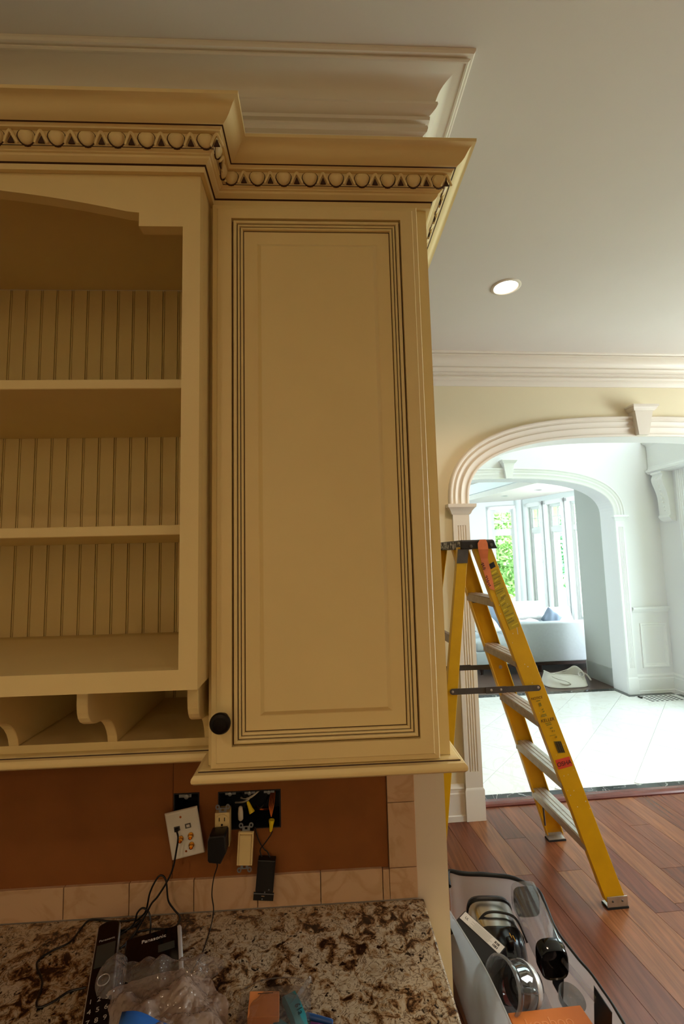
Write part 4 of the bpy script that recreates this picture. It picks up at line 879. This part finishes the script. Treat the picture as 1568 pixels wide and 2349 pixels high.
# bubble wrap heap
bw = thing('bubble_wrap', 'crumpled heap of clear bubble wrap lying over the phone base', 'bubble wrap', (-.28, -.26, ZD))
def heap(name, outline, zf, seed, m, n=22):
    mb = MB(); c = Vector((sum(p[0] for p in outline)/len(outline), sum(p[1] for p in outline)/len(outline))); V = [(c.x, c.y, zf(c.x, c.y, 0))]; F = []
    P = smoothpath([(p[0], p[1], 0) for p in outline], 6, True); K = len(P)
    for i in range(1, n+1):
        t = i/n
        for k, p in enumerate(P):
            x = c.x+(p.x-c.x)*t; y = c.y+(p.y-c.y)*t
            w = 1+.05*mnoise.noise(Vector((x*60, y*60, seed+9)))*t; x = c.x+(x-c.x)*w; y = c.y+(y-c.y)*w
            V.append((x, y, zf(x, y, t)))
    for k in range(K): F.append((0, 1+k, 1+(k+1) % K))
    for i in range(n-1):
        for k in range(K): a = 1+i*K+k; b = 1+i*K+(k+1) % K; F.append((a, b, b+K, a+K))
    mb.add(V, F); return build(name, mb, m, bw, smooth=2)
def zmain(x, y, t):
    h = .014+.040*max(0, 1-t*t)+.020*mnoise.noise(Vector((x*26, y*26, 1)))+.010*abs(mnoise.noise(Vector((x*70, y*70, 4))))
    h = max(h, .036 if (x < -.255 and y > -.23) else .004); return ZD+h
heap('sheet', [(-.394, -.235), (-.355, -.215), (-.325, -.205), (-.285, -.195), (-.225, -.190), (-.195, -.215), (-.175, -.245), (-.168, -.285), (-.160, -.340), (-.18, -.42), (-.26, -.44), (-.345, -.40), (-.365, -.33), (-.385, -.27)], zmain, 1, M['bubblemailer'], 26)
heap('flap', [(-.396, -.155), (-.408, -.180), (-.409, -.215), (-.398, -.240), (-.376, -.262), (-.352, -.245), (-.365, -.19), (-.382, -.16)], lambda x, y, t: ZD+.045+.022*max(0, 1-t*t)+.008*mnoise.noise(Vector((x*60, y*60, 3)))+(y+.2)*-.12, 2, M['bubblewrap'], 10)
heap('flap', [(-.372, -.188), (-.340, -.176), (-.295, -.180), (-.20, -.187), (-.195, -.215), (-.26, -.235), (-.325, -.235), (-.355, -.22)], lambda x, y, t: ZD+.043+.018*max(0, 1-t*t)+.012*mnoise.noise(Vector((x*45, y*45, 5))), 3, M['bubblewrap'], 12)
tp = MB(); V, F = sheet(lambda a, b: (-.326+.098*a+.012*b, -.3065-.016*a-.10*b, ZD+.070+.005*math.sin(6*a+2*b)-.008*a-.02*b), 12, 6); tp.add(V, F)
o = build('blue_tape', tp, M['bluetape'], None, base=(-.28, -.33, ZD+.07), smooth=2); tag(o, 'strip of blue tape stuck across the bubble wrap', 'tape'); o.modifiers.new('thickness', 'SOLIDIFY').thickness = .0006
# zip bag with a card block, teal packets and pens in it
zb = thing('zip_bag', 'clear zip bag holding an orange card block and teal packets on the granite', 'bag', (-.09, -.28, ZD))
mb = MB(); V, F = sheet(lambda a, b: (-.156+.124*a+.010*b*(a-.3), -.2165+.004*a-.19*b, ZD+.005+(.036*math.sin(math.pi*min(1, a*1.02))**.6*min(1, .25+b*3))+.004*mnoise.noise(Vector((a*7, b*7, 8)))), 22, 18); mb.add(V, F); build('film', mb, M['zipbag'], zb, smooth=2)
build('seal', MB().tube(smoothpath([(-.156, -.2165, ZD+.012), (-.12, -.2160, ZD+.026), (-.07, -.2140, ZD+.026), (-.036, -.2125, ZD+.016)], 5), .0012, 5), M['zipbag'], zb, smooth=1)
mb = MB(); V, F = sheet(lambda a, b: (-.036+.007*a*(1-b)-.030*b, -.212-.003*a-.050*b, ZD+.018+.010*math.sin(math.pi*a)*(1-.6*b)+.004*b), 6, 8); mb.add(V, F); build('corner_fold', mb, M['zipbag'], zb, smooth=2)
kb = MB().loft([[(x+(.0005 if e else 0), y, z) for x, y in ((-.1335, -.2865), (-.1360, -.2405), (-.0850, -.2440), (-.0815, -.2885))] for e, z in ((0, ZD+.003), (0, ZD+.031))])
kb = build('card_block', kb, M['orangebox'], None, base=(-.108, -.265, ZD), bevel=.0006, seg=1); tag(kb, 'square orange card block inside the clear zip bag', 'box')
build('printed_line', MB().box(-.1215, -.0955, -.2474, -.2462, ZD+.0312, ZD+.0314), M['ink'], kb)
def packet(label, c, d, L, W, Hh):
    d = Vector(d).normalized(); n2 = Vector((-d.y, d.x)); mb = MB(); loops = []
    for t, wd_, hh in ((-.5, .75, .002), (-.47, .95, .35*Hh), (-.3, 1, .9*Hh), (0, 1, Hh), (.3, 1, .9*Hh), (.47, .95, .35*Hh), (.5, .75, .002)):
        p = Vector(c)+d*L*t; loops.append([(p.x+n2.x*W*.5*wd_*s, p.y+n2.y*W*.5*wd_*s, ZD+.004+(hh if up else 0)) for s, up in ((-1, 0), (1, 0), (1, .5), (.6, 1), (-.6, 1), (-1, .5))])
    o = build('packet', mb.loft(loops), M['teal'], None, base=(c[0], c[1], ZD), smooth=.8); tag(o, label, 'packet', 'teal packets in the zip bag'); return o, d, n2
pk, d_, n_2 = packet('upright teal packet with dark printing right of the orange card block', (-.0575, -.2625), (.43, -.9), .078, .020, .022)
text('lettering', '61a', .014, M['tealprint'], pk, axes((-.0500, -.2730, ZD+.0265), (d_.x, d_.y, 0), (n_2.x, n_2.y, 0)), .0003)
packet('lower teal packet in front of the orange card block', (-.078, -.302), (.75, -.6), .060, .026, .020)
for lab, m, a, b in (('blue marker pen lying on the granite at the front of the desk', 'bluepen', (-.0405, -.2605), (.0060, -.2765)), ('purple marker pen lying just in front of the blue marker', 'purple', (-.0330, -.2775), (.0060, -.2880))):
    a = Vector((*a, ZD+.0047)); b = Vector((*b, ZD+.0047)); o = build('marker_pen', MB().lathe([(.002, 0), (.0045, .003), (.0045, .03), (.0043, .031), (.0043, (b-a).length-.003), (.003, (b-a).length)], a, b-a, 12), M[m], None, base=a, smooth=.6); tag(o, lab, 'pen')
o = build('plaster_chip', MB().prism([(-.2985, -.0765), (-.2935, -.0755), (-.2930, -.0748), (-.2975, -.0750)], 'z', ZD+.0003, ZD+.0018), M['labelwhite'], None, base=(-.2957, -.0757, ZD)); tag(o, 'tiny pale chip lying on the granite right of the phone base', 'chip')

# ================================================================== STEPLADDER (axes of the arch wall)
ld = thing('stepladder', 'yellow fibreglass stepladder with aluminium steps standing open before the arch', 'ladder', (-.08, -.48, 0), True)
ZT = 1.575
def fu(z): return .303-.310*z                      # centre of the front rails
def ru(z): return -.515+.150*z                     # centre of the rear rails
def fv(z, s): return -.48-s*(.255-.0575*z)         # s=+1 near rail, -1 far rail (outer web)
def rail(uc, w, s, z0, z1, dep, m, vin=0.0, name='rail'):
    loops = []
    for z in (z0, z1):
        uu, v0 = uc(z), fv(z, s)+s*vin; t = .0045; D = s*dep
        loops.append([(uu-w/2, v0, z), (uu+w/2, v0, z), (uu+w/2, v0+D, z), (uu+w/2-t, v0+D, z), (uu+w/2-t, v0+s*t, z), (uu-w/2+t, v0+s*t, z), (uu-w/2+t, v0+D, z), (uu-w/2, v0+D, z)])
    return build(name, MB().loft(loops), m, ld, bevel=.001, seg=1)
near = rail(fu, .090, 1, .028, ZT, .030, M['fibre'], name='front_rail'); rail(fu, .090, -1, .028, ZT, .030, M['fibre'], name='front_rail')
rnear = rail(ru, .050, 1, .02, ZT, .028, M['fibre'], -.006, 'rear_rail'); rail(ru, .050, -1, .02, ZT, .028, M['fibre'], -.006, 'rear_rail')
# top cap
cp = MB(); cv0, cv1 = -.662, -.298
def capl(e, z, eu=0): return [(-.292+e, cv0+e, z), (-.128+eu-e, cv0+e, z), (-.128+eu-e, cv1-e, z), (-.292+e, cv1-e, z)]
cp.loft([capl(-.001, 1.566, .012), capl(0, 1.585, .003), capl(.001, 1.602), capl(.006, 1.609)]); build('top_cap', cp, M['ladderblack'], ld, bevel=.003)
for (a, z) in ((-.246, 1.578), (-.147, 1.583)): build('rivet', MB().lathe([(.0085, 0), (.0075, .003), (.0, .0042)], (a, cv0-.0015, z), (0, -1, 0), 14), M['zincbar'], ld, smooth=.6)
# paint splashes on the cap edge facing the cabinet
rr = random.Random(3)
sp = MB()
for k in range(46): v = rr.uniform(cv0+.01, cv1-.01); z = rr.uniform(1.575, 1.60); h = rr.uniform(.003, .012); sp.box(-.2938, -.2925, v, v+rr.uniform(.001, .004), z-h, min(z+h, 1.605))
o = build('paint_splash', sp, M['whiteplastic'], ld); o['kind'] = 'stuff'
for s in (1, -1): build('hinge_bracket', MB().prism([(ru(1.5)-.026, 1.50), (ru(1.5)+.026, 1.50), (ru(1.56)+.026, 1.566), (ru(1.56)-.026, 1.566)], 'y', fv(1.53, s)-s*.0105, fv(1.53, s)-s*.0085), M['zincbar'], ld)
# five steps
for z in (1.322, 1.048, .782, .518, .260):
    uc = fu(z); va, vb = fv(z, 1)+.0055, fv(z, -1)-.0055
    P = [(uc-.043, z-.030), (uc-.043, z+.004), (uc-.038, z+.009), (uc-.020, z+.0095), (uc-.018, z+.0115), (uc-.010, z+.0115), (uc-.008, z+.0095), (uc+.002, z+.0095), (uc+.004, z+.0115), (uc+.012, z+.0115), (uc+.014, z+.0095), (uc+.030, z+.0095), (uc+.036, z+.005), (uc+.038, z-.004), (uc+.038, z-.026), (uc+.034, z-.026), (uc+.034, z-.004), (uc-.039, z-.002), (uc-.039, z-.030)]
    st = build('step', MB().prism(P, 'y', va, vb), M['stepwood'] if z > .7 else M['alu'], ld)
    for v, sg in ((va, 1), (vb, -1)): build('step_bracket', MB().prism([(uc-.030, z-.006), (uc+.030, z-.006), (uc+.012, z-.045), (uc-.012, z-.045)], 'y', v, v+sg*.003), M['zincbar'], ld)
for s in (1, -1):                                  # knee brace under the lowest step
    va = fv(.15, s)+s*.018
    build('knee_brace', MB().tube([(fu(.24)-.020, va+s*.05, .235), (fu(.10)-.036, va+s*.008, .085)], .005, 6), M['zincbar'], ld, smooth=1)
    u0 = fu(.02)
    build('foot', MB().box(u0-.046, u0+.046, fv(.02, s)-s*.003-.0001, fv(.02, s)+s*.036, .008, .012).box(u0-.046, u0+.046, *sorted((fv(.02, s)-s*.004, fv(.02, s)-s*.0005)), .012, .050), M['alu'], ld)
    build('foot_pad', MB().box(u0-.048, u0+.049, *sorted((fv(.02, s)-s*.005, fv(.02, s)+s*.038)), 0, .0085), M['rubber'], ld)
    for q in (-.022, .022): build('rivet', MB().lathe([(.005, 0), (.004, .002), (0, .003)], (u0+q, fv(.02, s)-s*.004, .032), (0, -s, 0), 10), M['zincbar'], ld)
    build('foot_pad', MB().box(ru(0)-.028, ru(0)+.028, *sorted((fv(.01, s)-s*.010, fv(.01, s)+s*.028)), 0, .022), M['rubber'], ld)
# rear braces and the folding spreader bars
for z in (1.15, .75, .40): build('rear_brace', MB().box(ru(z)-.018, ru(z)+.0, fv(z, 1)+.002, fv(z, -1)-.002, z-.020, z+.020), M['stepwood'], ld)
for s, (ua, ub, z) in ((1, (ru(.92)-.0, .022, .930)), (-1, (ru(.92), .022, .925))):
    vv = fv(.92, s)-s*.014
    P = [(ua-.012*math.cos(q*.3491-H)*-1 if False else ua-.013*math.sin(q*math.pi/8), z+.013*math.cos(q*math.pi/8)) for q in range(9)]+[(ub+.013*math.sin(q*math.pi/8), z-.013*math.cos(q*math.pi/8)-.002) for q in range(9)]
    sb = build('spreader', MB().prism(P, 'y', vv-.0015, vv+.0015), M['zincbar'], ld)
    build('spreader_hinge', MB().box(-.225, -.130, *sorted((vv-s*.0016, vv-s*.0046)), z-.015, z+.014), M['zincbar'], sb)
    for q in (ua, -.20, -.155, ub): build('rivet', MB().lathe([(.006, 0), (.005, .002), (0, .003)], (q, vv-s*.0046 if -.21 < q < -.14 else vv-s*.0015, z), (0, -s, 0), 10), M['alu'], sb)
build('bolt', MB().lathe([(.010, 0), (.010, .002), (.005, .0025), (.005, .006), (0, .0065)], (fu(.925)+.012, fv(.925, -1)-.0045, .925), (0, -1, 0), 14), M['alu'], ld, smooth=.5)
# labels on the near rail: local frame across the rail / up the rail
sl = Vector((-.310, .0575, 1)).normalized()
def onrail(du, z, eps=.0012): return (fu(z)+du, fv(z, 1)-eps, z)
def patch(name, d0, d1, z0, z1, m, eps=.0011, parent=None, sk=0):
    q = [onrail(d0, z0, eps), onrail(d1, z0+sk, eps), onrail(d1, z1+sk, eps), onrail(d0, z1, eps)]; q2 = [(p[0], p[1]+.0008, p[2]) for p in q]
    return build(name, MB().loft([q, q2]), m, parent or near)
patch('black_label', .002, .030, 1.468, 1.492, M['ink'], sk=.012)
lb = patch('caution_label', -.018, .036, 1.185, 1.455, M['labelyellow'], sk=.016); rr = random.Random(5)
for k in range(22):
    z = 1.443-.0115*k; d0 = -.014+rr.choice((0, 0, .012)); patch('text_line', d0, d0+rr.uniform(.022, .046), z, z+(.0045 if k % 5 else .007), M['labelline'] if k % 3 else M['labelline2'], .0016, near, .014)
XL = Vector((1, 0, .25)); YLr = Vector((-.310, .0575, 1))
def rtext(s_, size, d, z, m): return text('lettering', s_, size, m, near, axes(onrail(d, z, .0018), Vector((1, 0, .12)), YLr), .0001)
for s_, sz, d, z in (('NOTICE', .015, -.012, .880), ('KELLER', .020, .000, .783)): rtext(s_, sz, d, z, M['ink'])
for d, w2, z, hh in ((-.010, .020, .864, .004), (-.008, .012, .842, .014), (-.005, .010, .826, .004), (-.004, .009, .816, .005), (-.008, .024, .803, .004), (-.010, .028, .797, .004), (-.004, .028, .766, .004), (-.002, .026, .759, .004), (.003, .014, .744, .004), (.003, .004, .730, .006), (.012, .004, .731, .005), (-.004, .030, .714, .002), (.010, .007, .704, .006)): patch('printed_line', d-w2/2, d+w2/2, z, z+hh, M['labelline'], .0014, near, .004)
patch('barcode_label', -.010, .024, .640, .692, M['labelline']); 
for k in range(9): patch('bar', -.008+.0035*k, -.008+.0035*k+.0015+.0007*(k % 3), .643, .689, M['ink'], .0016, near)
patch('red_sticker', -.036, .036, .572, .612, M['redtag'], sk=.012); text('lettering', 'OSHA', .026, M['ink'], near, axes(onrail(.0, .596, .0018), Vector((1, 0, .17)), YLr), .0001)
# strip of orange tape over the cap and down the rail, with handwriting
tpm = MB().loft([[(-.207, cv0+.02, 1.6105), (-.165, cv0+.02, 1.6105)], [(-.200, cv0-.001, 1.6100), (-.172, cv0-.001, 1.6100)], [(-.213, cv0-.0035, 1.592), (-.165, cv0-.0035, 1.592)], [(-.213, cv0-.0048, 1.563), (-.163, cv0-.0048, 1.563)], [onrail(-.030, 1.52, .004), onrail(.006, 1.52, .004)], [onrail(-.038, 1.46, .003), onrail(-.003, 1.46, .003)], [onrail(-.044, 1.40, .002), onrail(-.012, 1.40, .002)], [onrail(-.036, 1.375, .002), onrail(-.018, 1.37, .002)]], False, False)
tp_ = build('orange_tape', tpm, M['tape'], ld); tp_.modifiers.new('thickness', 'SOLIDIFY').thickness = .0007
rr = random.Random(8)
for z0, n__ in ((1.500, 9), (1.440, 13)):          # felt-pen handwriting down the left edge of the tape
    pts = [onrail(-.030+(1.5-z0+.003*q)*-.06+.0065*math.sin(q*2.4)+rr.uniform(-.002, .002), z0-.0042*q, .0062) for q in range(n__)]
    build('handwriting', MB().tube(smoothpath(pts, 4), .0012, 5), M['ink'], tp_)
sc_ = MB()
for k in range(26): d = rr.uniform(-.04, .04); z = rr.uniform(.4, 1.35); a = onrail(d, z, .0008); sc_.box(a[0], a[0]+rr.uniform(.001, .004), a[1]-.0002, a[1]+.0006, a[2], a[2]+rr.uniform(.001, .006))
sc_.loft([[onrail(.030, 1.24, .001), onrail(.0325, 1.24, .001)], [onrail(.012, 1.165, .001), onrail(.0145, 1.165, .001)]], False, False)
o = build('paint_fleck', sc_, M['whiteplastic'], near); o['kind'] = 'stuff'

# ================================================================== RECESSED CEILING LIGHTS
def can(x, y, lab, power):
    p = (x, y, CEIL); t = thing('recessed_light', lab, 'ceiling light', p, False, 'lit recessed ceiling lights')
    build('trim_ring', MB().lathe([(.052, -.001), (.056, -.0050), (.064, -.0045), (.068, -.0015), (.068, 0)], p, (0, 0, 1), 36, caps=False), M['white'], t, smooth=.8)
    build('lens', MB().lathe([(.0, -.0015), (.053, -.0015)], p, (0, 0, 1), 32, caps=False), M['lampglow'], t)
    spot('recessed_light_beam', (x, y, CEIL-.012), power, 2.4, WARM)
q = FAR @ Vector((-.069, -.812, CEIL)); can(q.x, q.y, 'round lit ceiling light with white rim above the stepladder', 32)
# the kitchen's other ceiling lamps, all behind the camera
for x, y, pw_ in ((-.9, -1.9, 22), (1.0, -2.6, 27), (-.6, -3.7, 78), (2.2, -3.5, 72)): spot('recessed_light_beam', (x, y, CEIL-.012), pw_, 2.7, WARM)

# ================================================================== CLEAR BAG OF APPLIANCES ON THE FLOOR
vb = thing('vinyl_bag', 'open clear vinyl storage bag with black piping, full of small appliances, on the floor', 'bag', (.63, .50, 0))
rim = [(.485, .80, .235), (.500, .862, .25), (.552, .846, .25), (.637, .8315, .25), (.720, .814, .25), (.7745, .7775, .25), (.809, .727, .25), (.804, .662, .25), (.786, .563, .25), (.788, .4825, .25), (.8035, .386, .25), (.809, .308, .25), (.807, .228, .25), (.80, .08, .25), (.74, -.02, .25), (.62, -.03, .25)]
bot = [(.475, .76, 0), (.50, .795, 0), (.55, .79, 0), (.63, .78, 0), (.70, .765, 0), (.745, .735, 0), (.765, .70, 0), (.765, .64, 0), (.758, .56, 0), (.758, .48, 0), (.765, .39, 0), (.768, .31, 0), (.768, .23, 0), (.765, .09, 0), (.72, .01, 0), (.62, .0, 0)]
R_ = smoothpath(rim, 5); B_ = smoothpath(bot, 5); K = len(R_); rows = []
for i in range(9):
    t = i/8; row = []
    for k in range(K):
        p = B_[k].lerp(R_[k], t); w = math.sin(math.pi*t)*.012; n3 = mnoise.noise(Vector((p.x*14, p.y*14, p.z*9)))
        c2 = Vector((.63, .45, p.z)); d2 = (p-c2).normalized(); row.append(p+d2*(w*n3*1.4)+Vector((0, 0, .003)))
    rows.append(row)
build('clear_wall', MB().loft(rows, False, False), M['vinyl'], vb, smooth=2)
build('floor_sheet', MB().prism([(p[0], p[1]) for p in bot]+[(.50, .02), (.47, .3)], 'z', .0015, .003), M['vinyl'], vb)
rp = [(p.x, p.y, p.z+.003+.003*mnoise.noise(p*20)) for p in R_]
build('piping', MB().tube(rp, [(.0042+.0035*max(0, min(1, (p[1]-.55)/.2)))*(1+.2*mnoise.noise(Vector(p)*15)) for p in rp], 8), M['blackmatte'], vb, smooth=1)
# milky near side, standing higher along the desk side
L0 = [(.470, .755, 0), (.455, .60, 0), (.462, .40, 0), (.478, .22, 0), (.50, .02, 0)]; L1 = [(.430, .705, .258), (.4425, .650, .25), (.475, .507, .25), (.492, .395, .25), (.4995, .251, .25), (.50, .10, .25)]
A_ = smoothpath(L0, 6); B2 = smoothpath([L1[0], L1[2], L1[3], L1[4], L1[5]], 6); rows = []
for i in range(8):
    t = i/7; rows.append([A_[k].lerp(B2[k], t)+Vector((.010*math.sin(math.pi*t)*mnoise.noise(Vector((k*.3, t*2, 1)))-.030*math.sin(math.pi*t), 0, .003)) for k in range(len(A_))])
build('milky_wall', MB().loft(rows, False, False), M['vinylmilky'], vb, smooth=2)
build('welded_edge', MB().tube([p+Vector((0, 0, .003)) for p in B2], .0028, 6), M['vinylmilky'], vb, smooth=1)
for (a, b) in (((.792, .560), (.792, .485)), ((.806, .345), (.808, .265))):
    build('strap', MB().loft([[(a[0]-.012, a[1], .246), (a[0]-.010, a[1]+.004, .246), (b[0]-.010, b[1], .246), (b[0]-.012, b[1], .246)], [(a[0]-.040, a[1]-.03, .10), (a[0]-.038, a[1]-.026, .10), (b[0]-.038, b[1]-.02, .10), (b[0]-.040, b[1]-.02, .10)]]), M['black'], vb)
# coffee grinder-like appliance lying on its side: steel housing, black body, cord with plug
def rbox(mb, org, ax, side, up, secs, n=20, pw=.5):
    """loft of superellipse sections (t along ax, half width, half height)"""
    o, a, s, u_ = Vector(org), Vector(ax).normalized(), Vector(side).normalized(), Vector(up).normalized(); loops = []
    for t, w, h in secs:
        L = []
        for k in range(n):
            q = 2*math.pi*k/n; c, si = math.cos(q), math.sin(q); L.append(o+a*t+s*(w*math.copysign(abs(c)**pw, c))+u_*(h*math.copysign(abs(si)**pw, si)))
        loops.append(L)
    return mb.loft(loops)
ax = Vector((-.09, -.99, -.06)); sd = Vector((.99, -.09, 0)); up = Vector((0, 0, 1))
cfo = (.635, .792, .124)
cf = thing('coffee_maker', 'coffee maker with stainless housing and black body lying in the clear bag', 'appliance', (.66, .70, .01))
build('steel_housing', rbox(MB(), cfo, ax, sd, up, [(.0, .074, .060), (.004, .084, .070), (.05, .087, .074), (.135, .088, .075)], 28, .55), M['chrome'], cf, smooth=.8)
build('rear_rim', rbox(MB(), cfo, ax, sd, up, [(-.006, .078, .066), (-.006, .086, .074), (.006, .0895, .0775), (.012, .0875, .0755)], 28, .55), M['black'], cf, smooth=.6)
build('black_body', rbox(MB(), cfo, ax, sd, up, [(.1352, .088, .076), (.150, .090, .078), (.21, .078, .070), (.270, .058, .058), (.285, .046, .05)], 28, .55), M['blackgloss'], cf, smooth=.8)
build('cord', MB().tube(smoothpath([(.552, .695, .170), (.595, .705, .2015), (.655, .70, .2035), (.700, .68, .192), (.716, .63, .15)], 6), .0042, 8), M['black'], cf, smooth=1)
build('red_cap', rbox(MB(), Vector(cfo)+Vector((-.09, -.99, -.06)).normalized()*.2845, ax, sd, up, [(0, .036, .042), (.008, .036, .042), (.012, .03, .036)], 20, .6), M['red'], cf, smooth=.7)
build('plug', MB().loft([[(x, y, z) for x, y in ((.625, .595), (.650, .600), (.645, .570), (.625, .570))] for z in (.170, .205)]), M['black'], cf, bevel=.004)
for q in (0, .012): build('prong', MB().box(.640+q*.6, .6425+q*.6, .580-q, .602-q, .205, .209), M['gold'], cf)
# clear pitcher lying beside it, with smoked base
pt = thing('pitcher', 'clear plastic pitcher with smoked collar lying along the right side of the bag', 'pitcher', (.745, .60, .02))
pax = Vector((-.10, -.99, -.03)); po = (.755, .735, .236)
build('wall', rbox(MB(), po, pax, (1, 0, 0), up, [(.0, .048, .048), (.002, .050, .050), (.16, .047, .047), (.25, .043, .043)], 24, .45), M['clearplastic'], pt, smooth=.7)
build('lid', rbox(MB(), po, pax, (1, 0, 0), up, [(.02, .040, .045), (.022, .0465, .0465), (.045, .0455, .0455), (.047, .02, .02)], 24, .45), M['smoke'], pt, smooth=.7)
build('collar', rbox(MB(), po, pax, (1, 0, 0), up, [(.2505, .044, .044), (.252, .049, .049), (.290, .046, .046), (.294, .043, .043), (.291, .039, .039), (.26, .037, .037)], 24, .6), M['smoke'], pt, smooth=.7)
# black box with a white printed label
bb = thing('black_box', 'black boxy adapter with a long white printed label, leaning on the milky side', 'box', (.53, .53, .10))
BXm = axes((.522, .575, .219), (.50, -.80, -.08), (.75, .50, .22))
build('case', MB().box(-.095, .080, -.050, .044, -.050, -.0005).xf(BXm), M['blackmatte'], bb, bevel=.003)
build('label', MB().box(-.090, .077, .008, .040, -.0004, .0006).xf(BXm), M['labelwhite'], bb)
rr = random.Random(11)
for k in range(6): build('printed_line', MB().box(-.05+.012*(k % 2), .02+rr.uniform(0, .02), .011+.0045*k, .013+.0045*k, .0007, .0010).xf(BXm), M['greytext'], bb)
for k in range(10): build('printed_mark', MB().box(.045+.004*(k % 5), .047+.004*(k % 5)+.0008*(k % 3), .014+.012*(k//5), .022+.012*(k//5), .0007, .0010).xf(BXm), M['zincbar'], bb)
text('lettering', 'UL', .012, M['ink'], bb, BXm @ Matrix.Translation((-.070, .024, .0008)) @ Matrix.Rotation(0, 4, 'Z'), .0002)
# glass jar lying with its mouth to the camera side
jr = thing('glass_jar', 'large clear glass jar lying with its open mouth to the left, silver band round it', 'jar', (.61, .40, .10))
ja = Vector((.886, .327, -.322)).normalized(); jo = (.528, .388, .226)
build('glass_wall', MB().lathe([(.060, .012), (.064, .004), (.068, 0), (.072, .004), (.072, .014), (.066, .020), (.062, .030), (.064, .06), (.060, .09), (.052, .112), (.044, .130), (.038, .135), (.0, .136)], jo, ja, 40, caps=False), M['glass'], jr, smooth=.9)
build('rim', MB().tube([Vector(jo)+ja*.003+(ja.orthogonal().normalized()*math.cos(q*.1745)+ja.cross(ja.orthogonal().normalized())*math.sin(q*.1745))*.0705 for q in range(36)], .0045, 8, True), M['clearplastic'], jr, smooth=1)
build('silver_band', MB().lathe([(.0615, .088), (.0625, .090), (.0545, .113), (.0535, .113)], jo, ja, 40, caps=False), M['silver'], jr, smooth=.8)
build('inner_lid', MB().lathe([(.0, .060), (.018, .058), (.020, .052), (.050, .056), (.056, .062)], jo, ja, 32, caps=False), M['smoke'], jr, smooth=.6)
build('handle', MB().tube(smoothpath([(.570, .372, .235), (.590, .352, .240), (.615, .356, .235), (.630, .372, .215)], 5), .008, 8), M['glass'], jr, smooth=1)
gj = thing('glass_bowl', 'small clear glass bowl at the near right corner of the bag', 'bowl', (.735, .392, .15))
build('wall', MB().lathe([(.0, 0), (.020, .002), (.032, .018), (.037, .040), (.039, .041), (.035, .018), (.022, .005), (.0, .004)], (.735, .392, .15), (.2, -.25, .9), 32, caps=False), M['glass'], gj, smooth=.9)
o = build('clear_tube', MB().tube([(.762, .462, .225), (.772, .42, .222), (.792, .33, .220)], .009, 10), M['clearplastic'], None, base=(.742, .425, .2), smooth=.9); tag(o, 'clear plastic tube lying diagonally above the glass bowl', 'tube')
# orange carton at the near end
oc_ = thing('orange_carton', 'orange carton filling the near end of the clear bag', 'box', (.63, .18, .0))
build('carton', MB().loft([[(.525, .338, .012), (.735, .345, .012), (.735, .06, .012), (.530, .06, .012)], [(.525, .338, .198), (.748, .345, .198), (.775, .06, .198), (.530, .06, .198)]]), M['orangecarton'], oc_, bevel=.002)
text('lettering', 'kopboo', .045, M['orangebox'], oc_, axes((.632, .300, .1985), (1, .02, 0), (0, 1, 0)), .0003)
